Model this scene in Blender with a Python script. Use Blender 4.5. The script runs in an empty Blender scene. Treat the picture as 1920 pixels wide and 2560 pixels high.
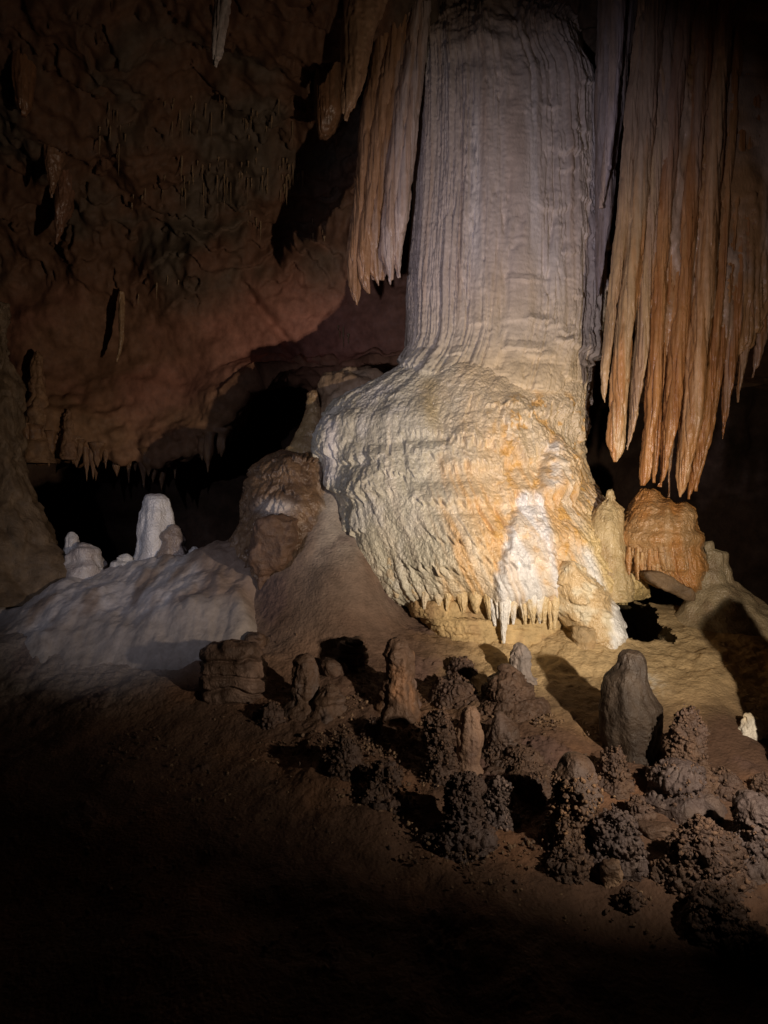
import bpy, math, random
import numpy as np

# ---------------------------------------------------------------- camera, world, lamps, exposure
sc = bpy.context.scene
COL = sc.collection
K = 0.000517                       # metres per photo pixel per metre of distance (1920 x 2560 photo)
cam_data = bpy.data.cameras.new('camera')
cam = bpy.data.objects.new('camera', cam_data)
COL.objects.link(cam)
cam_data.sensor_fit = 'VERTICAL'
cam_data.angle = 2 * math.atan(K * 1280)
cam.rotation_euler = (math.radians(90), 0, 0)
cam_data.clip_start = 0.05
cam_data.clip_end = 200
sc.camera = cam

world = bpy.data.worlds.new('World')
sc.world = world
world.use_nodes = True
bg = world.node_tree.nodes['Background']
bg.inputs['Color'].default_value = (0.010, 0.006, 0.004, 1)   # a closed cave: no daylight, only stray lamp light
bg.inputs['Strength'].default_value = 0.12

def spot(name, loc, target, watts, angle, blend, colour, radius):
    l = bpy.data.lights.new(name, 'SPOT')
    l.energy = watts; l.spot_size = math.radians(angle); l.spot_blend = blend
    l.color = colour; l.shadow_soft_size = radius
    o = bpy.data.objects.new(name, l); COL.objects.link(o)
    o.location = loc
    d = np.array(target, float) - np.array(loc, float)
    from mathutils import Vector
    o.rotation_euler = Vector(d).to_track_quat('-Z', 'Y').to_euler()
    return o

# the show-cave lamps: one floor spot off to the right with its spill, two high floods, one on the left bank
spot('cave_spot_lamp', (2.05, 2.7, -0.40), (1.45, 6.4, -0.28), 235, 52, 1.0, (1.0, 0.90, 0.74), 0.02)
spot('cave_flood_lamp', (2.07, 2.68, -0.43), (1.40, 6.0, -1.00), 270, 112, 1.0, (1.0, 0.82, 0.64), 0.025)
spot('cave_wall_lamp', (2.06, 2.66, -0.37), (-0.9, 8.4, 1.25), 370, 82, 1.0, (1.0, 0.77, 0.58), 0.025)
spot('cave_column_lamp', (-0.9, 1.2, 0.1), (1.15, 7.0, 1.70), 520, 46, 1.0, (0.92, 0.83, 1.0), 0.05)
spot('cave_bank_lamp', (-2.6, 2.8, 1.0), (-1.80, 7.5, -0.3), 185, 52, 1.0, (0.85, 0.84, 1.0), 0.03)

sc.view_settings.view_transform = 'Standard'
sc.view_settings.look = 'None'
sc.view_settings.exposure = 0
sc.view_settings.gamma = 1
sc.view_settings.use_curve_mapping = False
sc.render.engine = 'CYCLES'
sc.cycles.use_denoising = True
sc.cycles.max_bounces = 6
sc.cycles.diffuse_bounces = 3
sc.cycles.glossy_bounces = 2
sc.cycles.sample_clamp_indirect = 4

rng = np.random.default_rng(11)
random.seed(5)

# ---------------------------------------------------------------- noise
_perm = np.random.default_rng(3).permutation(256).astype(np.int64)
_perm = np.concatenate([_perm, _perm, _perm])
_g = np.random.default_rng(4).normal(size=(256, 3)); _g /= np.linalg.norm(_g, axis=1)[:, None]
_g = _g.astype(np.float32)

def perlin(p):
    p = np.asarray(p, np.float32)
    i = np.floor(p).astype(np.int64); f = p - i
    i &= 255
    u = f * f * f * (f * (f * 6 - 15) + 10)
    res = None
    x0, y0, z0 = i[:, 0], i[:, 1], i[:, 2]
    def corner(dx, dy, dz):
        h = _perm[_perm[_perm[(x0 + dx) & 255] + ((y0 + dy) & 255)] + ((z0 + dz) & 255)]
        g = _g[h]
        return g[:, 0] * (f[:, 0] - dx) + g[:, 1] * (f[:, 1] - dy) + g[:, 2] * (f[:, 2] - dz)
    def lerp(a, b, t): return a + (b - a) * t
    a = lerp(corner(0, 0, 0), corner(1, 0, 0), u[:, 0])
    b = lerp(corner(0, 1, 0), corner(1, 1, 0), u[:, 0])
    c = lerp(corner(0, 0, 1), corner(1, 0, 1), u[:, 0])
    d = lerp(corner(0, 1, 1), corner(1, 1, 1), u[:, 0])
    return lerp(lerp(a, b, u[:, 1]), lerp(c, d, u[:, 1]), u[:, 2]) * 1.5

def fbm(p, octaves=4, gain=0.5):
    p = np.asarray(p, np.float32)
    a, s, out = 1.0, 1.0, 0.0
    for o in range(octaves):
        out = out + a * perlin(p * s + 17.3 * o); a *= gain; s *= 2.03
    return out

def billow(p, octaves=3):
    p = np.asarray(p, np.float32)
    a, s, out = 1.0, 1.0, 0.0
    for o in range(octaves):
        out = out + a * np.abs(perlin(p * s + 9.7 * o)); a *= 0.5; s *= 2.1
    return out

def sstep(a, b, x):
    t = np.clip((x - a) / (b - a), 0, 1)
    return t * t * (3 - 2 * t)

def mixc(a, b, m):
    return a * (1 - m[:, None]) + np.asarray(b)[None, :] * m[:, None]

def solid(c, n): return np.tile(np.asarray(c, float), (n, 1))

# ---------------------------------------------------------------- photo pixel <-> place
def wp(px, py, d): return np.array([(px - 960) * K * d, d, (1280 - py) * K * d])
def proj(p): return 960 + p[:, 0] / (K * p[:, 1]), 1280 - p[:, 2] / (K * p[:, 1])

# ---------------------------------------------------------------- materials
def stone(name, rough=0.5, rough_var=0.15, bump=0.35, scale=40, stretch=1.0, var=0.35, spec=0.5, pebble=0.0, sparkle=0.0):
    m = bpy.data.materials.new(name); m.use_nodes = True
    nt = m.node_tree; N = nt.nodes; L = nt.links
    b = N['Principled BSDF']
    at = N.new('ShaderNodeAttribute'); at.attribute_name = 'mineral'
    tc = N.new('ShaderNodeTexCoord')
    mp = N.new('ShaderNodeMapping'); mp.inputs['Scale'].default_value = (1, 1, stretch)
    L.new(tc.outputs['Object'], mp.inputs['Vector'])
    n1 = N.new('ShaderNodeTexNoise'); n1.inputs['Scale'].default_value = 9; n1.inputs['Detail'].default_value = 8
    n1.inputs['Roughness'].default_value = 0.65
    L.new(mp.outputs['Vector'], n1.inputs['Vector'])
    mr = N.new('ShaderNodeMapRange'); mr.inputs['From Min'].default_value = 0.25; mr.inputs['From Max'].default_value = 0.75
    mr.inputs['To Min'].default_value = 1 - var; mr.inputs['To Max'].default_value = 1 + var
    L.new(n1.outputs['Fac'], mr.inputs['Value'])
    mx = N.new('ShaderNodeMix'); mx.data_type = 'RGBA'; mx.blend_type = 'MULTIPLY'; mx.inputs['Factor'].default_value = 1
    L.new(at.outputs['Color'], mx.inputs['A']); L.new(mr.outputs['Result'], mx.inputs['B'])
    L.new(mx.outputs['Result'], b.inputs['Base Color'])
    n2 = N.new('ShaderNodeTexNoise'); n2.inputs['Scale'].default_value = scale; n2.inputs['Detail'].default_value = 5
    n2.inputs['Roughness'].default_value = 0.6
    L.new(mp.outputs['Vector'], n2.inputs['Vector'])
    h = n2.outputs['Fac']
    if pebble:
        v = N.new('ShaderNodeTexVoronoi'); v.inputs['Scale'].default_value = scale * 1.3; v.feature = 'SMOOTH_F1'
        L.new(mp.outputs['Vector'], v.inputs['Vector'])
        ma = N.new('ShaderNodeMath'); ma.operation = 'MULTIPLY_ADD'; ma.inputs[1].default_value = -pebble
        L.new(v.outputs['Distance'], ma.inputs[0]); L.new(h, ma.inputs[2]); h = ma.outputs[0]
    bp = N.new('ShaderNodeBump'); bp.inputs['Strength'].default_value = bump; bp.inputs['Distance'].default_value = 0.012
    L.new(h, bp.inputs['Height']); L.new(bp.outputs['Normal'], b.inputs['Normal'])
    if sparkle:
        n4 = N.new('ShaderNodeTexNoise'); n4.inputs['Scale'].default_value = 190; n4.inputs['Detail'].default_value = 2
        L.new(tc.outputs['Object'], n4.inputs['Vector'])
        b2 = N.new('ShaderNodeBump'); b2.inputs['Strength'].default_value = sparkle; b2.inputs['Distance'].default_value = 0.004
        L.new(n4.outputs['Fac'], b2.inputs['Height']); L.new(bp.outputs['Normal'], b2.inputs['Normal']); L.new(b2.outputs['Normal'], b.inputs['Normal'])
    r = N.new('ShaderNodeMapRange'); r.inputs['To Min'].default_value = rough - rough_var; r.inputs['To Max'].default_value = rough + rough_var
    r.inputs['From Min'].default_value = 0.3; r.inputs['From Max'].default_value = 0.7
    n3 = N.new('ShaderNodeTexNoise'); n3.inputs['Scale'].default_value = 22; n3.inputs['Detail'].default_value = 4
    L.new(tc.outputs['Object'], n3.inputs['Vector']); L.new(n3.outputs['Fac'], r.inputs['Value'])
    L.new(r.outputs['Result'], b.inputs['Roughness'])
    _n = b.inputs['Normal'].links[0].from_socket
    L.new(_n, b.inputs['Coat Normal'])
    b.inputs['Specular IOR Level'].default_value = spec
    return m

M_FLOW = stone('wet_flowstone', 0.30, 0.14, 0.75, 55, 0.7, 0.22, 0.65, 0.8, 0.9)
for _m, _c in ((M_FLOW, 0.25),):
    _b = _m.node_tree.nodes['Principled BSDF']; _b.inputs['Coat Weight'].default_value = _c; _b.inputs['Coat Roughness'].default_value = 0.18
M_SHAFT = stone('damp_flowstone', 0.52, 0.15, 0.7, 48, 0.4, 0.25, 0.4, 0.4, 0.4)
M_CURT = stone('curtain_calcite', 0.42, 0.15, 0.55, 50, 0.35, 0.3, 0.45, 0.3)
M_CURT.node_tree.nodes['Principled BSDF'].inputs['Coat Weight'].default_value = 0.25
M_CURT.node_tree.nodes['Principled BSDF'].inputs['Coat Roughness'].default_value = 0.2
M_CLAY = stone('cave_clay', 0.8, 0.12, 0.9, 42, 1.0, 0.35, 0.25, 0.5)
M_WALL = stone('cave_limestone', 0.72, 0.15, 0.6, 16, 0.8, 0.4, 0.25, 0.2)
M_MITE = stone('muddy_stalagmite', 0.6, 0.18, 0.8, 60, 0.9, 0.45, 0.35, 0.4)
M_CORAL = stone('cave_popcorn_crust', 0.75, 0.12, 0.6, 120, 1.0, 0.4, 0.25, 0.0)
M_BANK = stone('pale_bank_flowstone', 0.5, 0.2, 0.6, 30, 0.8, 0.3, 0.45, 0.4)

# ---------------------------------------------------------------- mesh + object helpers
def mesh_from(name, verts, quads, tris, colours, mat, smooth=True):
    me = bpy.data.meshes.new(name)
    nv, nq, ntr = len(verts), len(quads), len(tris)
    me.vertices.add(nv)
    me.vertices.foreach_set('co', np.ascontiguousarray(verts, np.float32).ravel())
    loops = np.concatenate([np.asarray(quads, np.int32).ravel(), np.asarray(tris, np.int32).ravel()]) if ntr else np.asarray(quads, np.int32).ravel()
    me.loops.add(len(loops)); me.loops.foreach_set('vertex_index', loops)
    starts = np.concatenate([np.arange(nq) * 4, nq * 4 + np.arange(ntr) * 3]).astype(np.int32)
    me.polygons.add(nq + ntr); me.polygons.foreach_set('loop_start', starts)
    me.polygons.foreach_set('use_smooth', np.full(nq + ntr, smooth))
    me.update(calc_edges=True)
    a = me.color_attributes.new('mineral', 'FLOAT_COLOR', 'POINT')
    c4 = np.ones((nv, 4), np.float32); c4[:, :3] = np.clip(colours, 0.003, 0.92)
    a.data.foreach_set('color', c4.ravel())
    me.materials.append(mat)
    return me

def put(name, data, origin, parent=None):
    """data = (verts, quads, tris, colours, mat): one mesh object with its origin at the given place"""
    verts, quads, tris, colours, mat = data
    me = mesh_from(name, verts - np.asarray(origin)[None, :], quads, tris, colours, mat)
    o = bpy.data.objects.new(name, me); COL.objects.link(o)
    if parent is not None:
        o.parent = parent
        o.location = np.asarray(origin) - np.array(parent.location)
    else:
        o.location = origin
    return o

def tag(o, label, cat, group=None):
    o['label'] = label; o['category'] = cat
    if group: o['group'] = group
    return o

def thing(name, label, cat, loc, group=None):
    o = bpy.data.objects.new(name, None); COL.objects.link(o)
    o.location = loc; o.empty_display_size = 0.1
    return tag(o, label, cat, group)

def grid_quads(nr, nc, wrap=False):
    r = np.arange(nr - 1)[:, None]; c = np.arange(nc if wrap else nc - 1)[None, :]
    c2 = (c + 1) % nc
    a = r * nc + c; b = r * nc + c2; d = (r + 1) * nc + c; e = (r + 1) * nc + c2
    return np.stack([a + 0 * b, d + 0 * b, e, b], -1).reshape(-1, 4)

def grid_normals(P, wrap):
    if wrap:
        du = np.roll(P, -1, 1) - np.roll(P, 1, 1)
    else:
        du = np.gradient(P, axis=1)
    dv = np.gradient(P, axis=0)
    n = np.cross(du, dv); n /= np.linalg.norm(n, axis=-1, keepdims=True) + 1e-9
    return n

def smooth1(a, w):
    if w < 1: return a
    k = np.exp(-np.linspace(-2, 2, 2 * w + 1) ** 2); k /= k.sum()
    return np.convolve(np.pad(a, w, mode='edge'), k, 'valid')

def loft(rows, d, nth, nz, rd, disp, colour, mat, dz=None, sm=0.02, sup=2.0, lean=0.0, front=0.62):
    """closed body whose outline runs through (py, left px, right px); rd = half depth (number or per row); dz = distance used for heights"""
    rows = np.array([[*r] for r in rows], float)
    d_h = np.full(len(rows), d if dz is None else dz, float) if np.ndim(dz) == 0 else np.array(dz, float)
    zr = (1280 - rows[:, 0]) * K * d_h
    xl = (rows[:, 1] - 960) * K * d; xr = (rows[:, 2] - 960) * K * d
    rdr = np.full(len(rows), rd, float) if np.ndim(rd) == 0 else np.array(rd, float)
    u = np.linspace(0, 1, nz); u = 0.35 * (0.5 - 0.5 * np.cos(np.pi * u)) + 0.65 * u
    s = np.concatenate([[0], np.cumsum(np.maximum(np.abs(np.diff(zr)), 1e-4))]); s /= s[-1]
    w = int(sm * nz)
    z = smooth1(np.interp(u, s, zr), w) ; L = smooth1(np.interp(u, s, xl), w); R = smooth1(np.interp(u, s, xr), w); D = smooth1(np.interp(u, s, rdr), w)
    z[0] = zr[0]; z[-1] = zr[-1]
    # more columns on the visible front (toward -Y) than behind
    nf = int(nth * front)
    th = np.concatenate([np.linspace(math.pi, 2 * math.pi, nf, endpoint=False), np.linspace(0, math.pi, nth - nf, endpoint=False)])
    c, sn = np.cos(th), np.sin(th)
    e = 2.0 / sup
    cs = np.sign(c) * np.abs(c) ** e; ss = np.sign(sn) * np.abs(sn) ** e
    X = ((L + R) / 2)[:, None] + ((R - L) / 2)[:, None] * cs[None, :]
    Y = d + D[:, None] * ss[None, :] + lean * (z - z[-1])[:, None]
    Z = np.repeat(z[:, None], nth, 1)
    P = np.stack([X, Y, Z], -1)
    n = grid_normals(P, True)
    out = np.stack([np.repeat(c[None, :], nz, 0), np.repeat(sn[None, :], nz, 0), np.zeros_like(X)], -1)
    flip = np.sign((n * out).sum(-1).mean())
    n *= flip
    q = np.stack([np.repeat(c[None, :], nz, 0), np.repeat(sn[None, :], nz, 0)], -1).reshape(-1, 2)
    p = P.reshape(-1, 3); nn = n.reshape(-1, 3)
    if disp is not None:
        fade = np.ones(nz); 
        h = disp(q, p) 
        p = p + nn * h[:, None]
    top = p[:nth].mean(0); bot = p[-nth:].mean(0)
    verts = np.vstack([p, top, bot])
    quads = grid_quads(nz, nth, True)
    i = np.arange(nth); j = (i + 1) % nth
    t1 = np.stack([np.full(nth, nz * nth), i, j], -1)
    t2 = np.stack([np.full(nth, nz * nth + 1), (nz - 1) * nth + j, (nz - 1) * nth + i], -1)
    col = colour(verts, np.vstack([q, [[1, 0]], [[1, 0]]]))
    base = np.array([bot[0], bot[1], bot[2]])
    return (verts, quads, np.vstack([t1, t2]), col, mat), base, (p, nn)

def ring(q, R, z, fz): return np.stack([q[:, 0] * R, q[:, 1] * R, z * fz], -1)

# ---------------------------------------------------------------- the cave floor
_fy = np.linspace(-4, 18, 900)
_fz = np.interp(_fy, [-4, 1, 3, 3.8, 5, 6.2, 7, 8, 10, 18], [-2.35, -2.25, -2.0, -1.80, -1.47, -1.12, -0.88, -0.76, -0.8, -0.8])
_fz = smooth1(_fz, 14)

def floor_smooth(X, Y):
    X = np.asarray(X, float); Y = np.asarray(Y, float)
    z = np.interp(Y, _fy, _fz)
    z = z + 0.56 * np.exp(-((X + 0.80) / 0.62) ** 2 - ((Y - 7.75) / 0.95) ** 2)              # apron under the column's left foot
    z = z - 0.55 * sstep(-0.9, -2.0, X) * sstep(6.4, 7.3, Y)                                 # lower behind the pale bank
    z = z - 1.7 * sstep(2.3, 3.5, X) * sstep(7.1, 8.2, Y)                                    # drops away on the far right
    z = z + 0.30 * np.exp(-((X + 0.47) / 0.26) ** 2 - ((Y - 7.30) / 0.42) ** 2)
    g = ((X + 0.38) / np.where(X < -0.38, 0.72, 0.40)) ** 2 + ((Y - 6.85) / np.where(Y < 6.85, 0.72, 0.6)) ** 2
    z = z + 0.60 * np.exp(-g ** 1.4) + 0.05 * np.exp(-g) * perlin(np.stack([X * 4, Y * 4, 0 * X + 8.3], -1).reshape(-1, 3)).reshape(X.shape)
         # hollow beside the column's foot
    z = z - 0.05 * np.clip(-X - 0.3, 0, 3) * sstep(6.5, 5, Y)                                # foreground falls to the left
    p = np.stack([X * 0.9, Y * 0.9, np.zeros_like(X) + 3.1], -1).reshape(-1, 3)
    z = z + 0.07 * fbm(p, 3).reshape(X.shape)
    return z

def floor_at(px, py):
    """where the sight line through a photo pixel meets the floor"""
    d = np.linspace(2.2, 9, 1400)
    z = floor_smooth((px - 960) * K * d, d)
    zz = (1280 - py) * K * d
    i = np.argmax(zz <= z)
    return float(d[i]) if (zz <= z).any() else 7.0

ys = np.concatenate([np.linspace(-3.0, 2.5, 26, endpoint=False), np.geomspace(2.5, 8.2, 420, endpoint=False), np.linspace(8.2, 16, 50)])
aa = np.concatenate([np.linspace(-2.6, -0.56, 40, endpoint=False), np.linspace(-0.56, 0.56, 520, endpoint=False), np.linspace(0.56, 2.6, 41)])
Yg = np.repeat(ys[:, None], len(aa), 1); Xg = aa[None, :] * np.maximum(Yg, 2.5)
Zg = floor_smooth(Xg, Yg)
P = np.stack([Xg, Yg, Zg], -1).reshape(-1, 3)
fp = P * np.array([1, 1, 0.6])
apron = np.exp(-((P[:, 0] + 0.7) / 0.85) ** 2 - ((P[:, 1] - 7.1) / 1.1) ** 2)
rough = (1 - 0.75 * np.clip(apron * 1.5, 0, 1)) * (0.6 + 0.7 * sstep(-0.1, 0.35, fbm(fp * 0.8 + 5, 2)))
near = sstep(5.4, 4.2, P[:, 1])
h = 0.045 * fbm(fp * 1.9, 3) * rough + 0.020 * (billow(fp * 5 + 3, 2) - 0.3) * rough * (1 - 0.6 * near) + 0.006 * fbm(fp * 14, 3) * (0.5 + rough) * (1 - 0.5 * near)
crumb = sstep(0.28, 0.62, fbm(fp * 1.7 + 31, 2) + 0.35 * fbm(fp * 6 + 8, 2))
h += crumb * 0.030 * np.abs(fbm(fp * 17 + 2, 3))
# little terraces around the lit bench
t_ = P[:, 2] * 26 + 1.5 * fbm(fp * 2.2 + 40, 3)
h += 0.005 * sstep(0.15, 0.85, t_ - np.floor(t_)) * sstep(5.2, 6.0, P[:, 1])
rub = np.exp(-((P[:, 0] - 0.35 - 0.25 * (5 - P[:, 1])) / 0.95) ** 2 - ((P[:, 1] - 4.9) / 0.75) ** 2)
h += rub * (0.05 * np.abs(fbm(fp * 5.5 + 12, 3)) + 0.035 * np.abs(perlin(fp * 16 + 2)) * sstep(-.1, .4, fbm(fp * 2.5 + 6, 2)))
h += 0.008 * np.abs(perlin(fp * 24 + 5)) * sstep(-0.1, 0.3, fbm(fp * 3 + 71, 2))
P[:, 2] += h
clay = solid((0.112, 0.066, 0.044), len(P))
v1 = fbm(fp * 1.3 + 60, 4)
clay = mixc(clay, (0.165, 0.088, 0.050), sstep(-0.1, 0.6, v1))
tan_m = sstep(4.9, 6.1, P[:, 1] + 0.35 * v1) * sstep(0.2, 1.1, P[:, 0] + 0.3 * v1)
clay = mixc(clay, (0.54, 0.395, 0.21), tan_m * 0.95)  # tan clay, painted paler where the lamp lights the slope
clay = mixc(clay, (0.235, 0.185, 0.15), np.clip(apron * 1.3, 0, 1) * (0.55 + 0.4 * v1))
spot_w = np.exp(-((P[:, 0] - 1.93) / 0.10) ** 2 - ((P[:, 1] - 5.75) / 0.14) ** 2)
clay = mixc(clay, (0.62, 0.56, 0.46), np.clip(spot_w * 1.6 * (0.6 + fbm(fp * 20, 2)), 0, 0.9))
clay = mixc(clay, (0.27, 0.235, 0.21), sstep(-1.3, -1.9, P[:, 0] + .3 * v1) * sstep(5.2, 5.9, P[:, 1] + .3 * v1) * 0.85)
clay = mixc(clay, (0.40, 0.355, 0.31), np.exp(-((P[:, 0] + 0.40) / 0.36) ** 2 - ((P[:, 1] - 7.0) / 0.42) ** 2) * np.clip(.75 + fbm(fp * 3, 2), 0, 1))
clay = mixc(clay, (0.11, 0.07, 0.065), crumb * 0.5)
fq = grid_quads(len(ys), len(aa))
qc = P[fq].mean(1)                                              # a pit opens beside the column's foot: no floor there
jag = 0.09 * perlin(qc * np.array([7, 7, 0]) + .4) + 0.04 * perlin(qc * np.array([23, 23, 0]) + .7)
fq = fq[~((qc[:, 0] + jag > 1.90) & (qc[:, 0] + jag < 2.44) & (qc[:, 1] + jag > 6.42) & (qc[:, 1] < 7.6))]
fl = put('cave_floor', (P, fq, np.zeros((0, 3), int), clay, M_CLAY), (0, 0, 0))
fl['kind'] = 'structure'

# ---------------------------------------------------------------- the cave wall and ceiling (one overhanging sheet) and the far wall
prof = np.array([(10.6, 1.0), (9.9, 0.72), (9.6, 0.70), (9.55, 1.0), (9.7, 1.7), (9.5, 2.6), (9.1, 3.4), (8.5, 3.95), (7.7, 4.40), (6.5, 4.8), (4.5, 5.1), (1, 5.2), (-2.5, 4.9)])
sl = np.concatenate([[0], np.cumsum(np.linalg.norm(np.diff(prof, axis=0), axis=1))])
tt = np.concatenate([np.linspace(0, 7.4, 330, endpoint=False), np.linspace(7.4, sl[-1], 40)])
py_ = smooth1(np.interp(tt, sl, prof[:, 0]), 6); pz_ = smooth1(np.interp(tt, sl, prof[:, 1]), 6)
xs = np.concatenate([np.linspace(-11, -5.6, 20, endpoint=False), np.linspace(-5.6, 3.0, 400, endpoint=False), np.linspace(3.0, 10, 60)])
X = np.repeat(xs[None, :], len(tt), 0)
lipx = np.array([-11, -5.0, -4.4, -3.8, -2.8, -2.3, -1.95, -1.75, -1.3, -0.7, 10]); lipz = np.array([0.25, 0.22, 0.18, 0, -0.15, 0.05, 0.52, 0.92, 1.2, 1.25, 1.3])
lift = np.interp(X, lipx, lipz) * np.exp(-np.clip(pz_[:, None] - 0.7, 0, 9) / 0.7)
Yw = np.repeat(py_[:, None], len(xs), 1) + 0.0
Zw = np.repeat(pz_[:, None], len(xs), 1) + lift
Zw = Zw + 0.45 * sstep(0.0, 1.2, X) * sstep(3.0, 4.4, Zw)
Yw = Yw + 1.6 * sstep(1.2, 3.0, X) * sstep(4.2, 3.0, Zw)
PW = np.stack([X, Yw, Zw], -1)
nW = grid_normals(PW, False)
if (nW[len(tt) // 3] @ np.array([0, -1, 0])).mean() < 0: nW = -nW
P = PW.reshape(-1, 3); nn = nW.reshape(-1, 3)
roof = sstep(2.3, 3.2, P[:, 2] + 0.3 * fbm(P * 0.8 + 2, 2))
h = 0.30 * fbm(P * np.array([.55, .55, .6]), 3)
bl = fbm(P * 1.15 + 7, 3); t_ = P[:, 2] * 2.2 + 1.5 * fbm(P * 1.0 + 33, 3) + 0.45 * fbm(P * np.array([6, 6, 3]) + 2, 3); f_ = t_ - np.floor(t_)
h += roof * (0.22 * bl + 0.13 * (1 - f_) * sstep(0, 0.12, f_) + 0.05 * fbm(P * np.array([5, 5, 2.5]), 3))
ledge = P[:, 2] * 2.1 + 0.9 * fbm(P * 0.9 + 19, 3) + 0.2 * fbm(P * 6 + 1, 2); fr = ledge - np.floor(ledge)
h += (1 - roof) * 0.05 * sstep(0.0, 0.8, fr) * sstep(1.0, 0.80, fr) * np.clip(0.2 + 1.4 * fbm(P * 0.7 + 4, 2), 0, 1)
h += (1 - roof) * 0.05 * fbm(P * np.array([1.8, 1.8, 2.4]) + 14, 3)
h += (1 - roof) * 0.022 * fbm(P * 5 + 3, 4)
lipm = sstep(1.55, 1.0, P[:, 2] - lift.reshape(-1))
h += lipm * 0.10 * (billow(P * 3.2 + 1, 3) - 0.3)
# the diagonal rib across the reddish wall
px, py = proj(P)
dist = np.abs((py - 740) - (px - 620) * 1.15) / 1.52
rib = np.exp(-(dist / 16) ** 2) * sstep(590, 640, px) * sstep(790, 740, px)
h -= 0.12 * rib
P = P + nn * h[:, None]
px, py = proj(P)
c = solid((0.17, 0.088, 0.050), len(P))
nv = fbm(P * np.array([.8, .8, 1.3]), 4)
c = mixc(c, (0.23, 0.105, 0.068), sstep(-0.3, 0.6, nv) * (1 - roof))
c = mixc(c, (0.42, 0.19, 0.145), np.exp(-((P[:, 0] + 1.2) / 1.1) ** 2 - ((P[:, 2] - 2.1) / 0.75) ** 2) * 0.8)  # redder, brighter patch paints in the lamp's glow on the wall
c = c * (1 - 0.35 * roof[:, None])  # roof colour darkened to paint in the shade overhead
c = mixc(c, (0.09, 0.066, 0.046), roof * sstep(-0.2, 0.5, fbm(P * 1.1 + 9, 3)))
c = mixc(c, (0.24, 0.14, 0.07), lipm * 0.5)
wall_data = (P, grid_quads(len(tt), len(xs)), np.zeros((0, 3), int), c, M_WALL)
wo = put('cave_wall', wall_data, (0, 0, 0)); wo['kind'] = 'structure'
WALLP = P; WPX, WPY = px, py
_front = P[:, 1] > 3

def on_wall(px_, py_w):
    d2 = (WPX - px_) ** 2 + (WPY - py_w) ** 2 + np.where(_front, 0, 1e9)
    return WALLP[np.argmin(d2)]

xb = np.linspace(-12, 12, 200); zb = np.linspace(-3, 5.5, 90)
XB, ZB = np.meshgrid(xb, zb)
YB = 12.6 - 0.06 * XB ** 2 * 0.3
P = np.stack([XB, YB, ZB], -1).reshape(-1, 3)
P[:, 1] += 0.8 * fbm(P * 0.5 + 3, 4) + 0.15 * fbm(P * 3, 3)
c = mixc(solid((0.07, 0.042, 0.028), len(P)), (0.10, 0.06, 0.042), sstep(-0.3, 0.5, fbm(P + 7, 3)))
bo = put('cave_back_wall', (P, grid_quads(len(zb), len(xb)), np.zeros((0, 3), int), c, M_WALL), (0, 0, 0)); bo['kind'] = 'structure'

def mite_rows(l, r, t, b, top=0.35, flare=1.15, lean=0.0, waist=0.0):
    cx, hw = (l + r) / 2, (r - l) / 2
    out = []; rr = np.random.default_rng(int(l * 7 + t * 13))
    for s in (0.0, .02, .06, .13, .22, .35, .5, .65, .8, .92, 1.0):
        k = math.sqrt(max(0.0, 1 - (1 - min(s / top, 1)) ** 2))
        w = hw * (0.06 + 0.94 * k) * (1 - 0.22 * (1 - s) ** 1) * (1 - waist * math.sin(s * math.pi))
        if s > .8: w *= 1 + (flare - 1) * (s - .8) / .2
        o = lean * hw * (0.5 - s)
        if .1 < s < .9: w *= rr.uniform(.86, 1.14); o += hw * rr.uniform(-.13, .13)
        out.append((t + (b - t) * s, cx - w + o, cx + w + o))
    x = (b - t) * 0.25 + 18
    out.append((b + x, cx - hw * flare * 1.1 - lean * hw * .5, cx + hw * flare * 1.1 - lean * hw * .5))
    return out

# ---------------------------------------------------------------- the big flowstone column
CREAM = (0.60, 0.53, 0.42); WHITE = (0.80, 0.79, 0.76); ORANGE = (0.60, 0.33, 0.11); OCHRE = (0.62, 0.46, 0.22); BROWN = (0.25, 0.15, 0.085); GREYC = (0.52, 0.46, 0.42)

col_base = np.array([1.0, 7.5, -0.9])
column = thing('flowstone_column', 'huge pale flowstone column spreading into a cream and orange drip mound, brightest thing in the cave', 'flowstone column', col_base)

def arc_of(q): 
    return np.mod(np.arctan2(q[:, 1], q[:, 0]) + 1.5 * np.pi, 2 * np.pi)          # front of the body is pi

def lobes(q, p, R, count, w0, w1, amp, seed, zlo, zhi, ratio=1.4, a0=1.6, a1=4.7, rag=0.3):
    """overlapping drip domes: each swells downward and ends in a ragged lip, like flowstone curtains"""
    r = np.random.default_rng(seed)
    a = arc_of(q) * R; z = p[:, 2]
    rg = perlin(np.stack([a * 22, z * 0.8, 0 * a + seed], -1)) + 0.5 * perlin(np.stack([a * 45, z * 0.8, 0 * a + seed + 3], -1))
    out = np.zeros(len(p))
    for k in range(count):
        w = w0 + (w1 - w0) * r.uniform() ** 2; hgt = w * ratio * r.uniform(0.7, 1.4)
        ca = r.uniform(a0, a1) * R; zt = r.uniform(zlo, zhi); am = amp * (0.35 + 0.65 * w / w1) * r.uniform(0.7, 1.2)
        i = np.nonzero((np.abs(a - ca) < w) & (z < zt) & (z > zt - 1.4 * hgt))[0]
        if len(i) == 0: continue
        x = (a[i] - ca) / w; y = (zt - z[i]) / (hgt * (1 - 0.25 * x * x) * (1 + rag * 0.5 * rg[i]))
        v = am * np.sqrt(np.clip(1 - x * x, 0, 1)) * np.clip(y, 0, 1) ** 0.65 * sstep(1.0, 0.84, y)
        out[i] = np.maximum(out[i], v)
    return out

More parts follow.
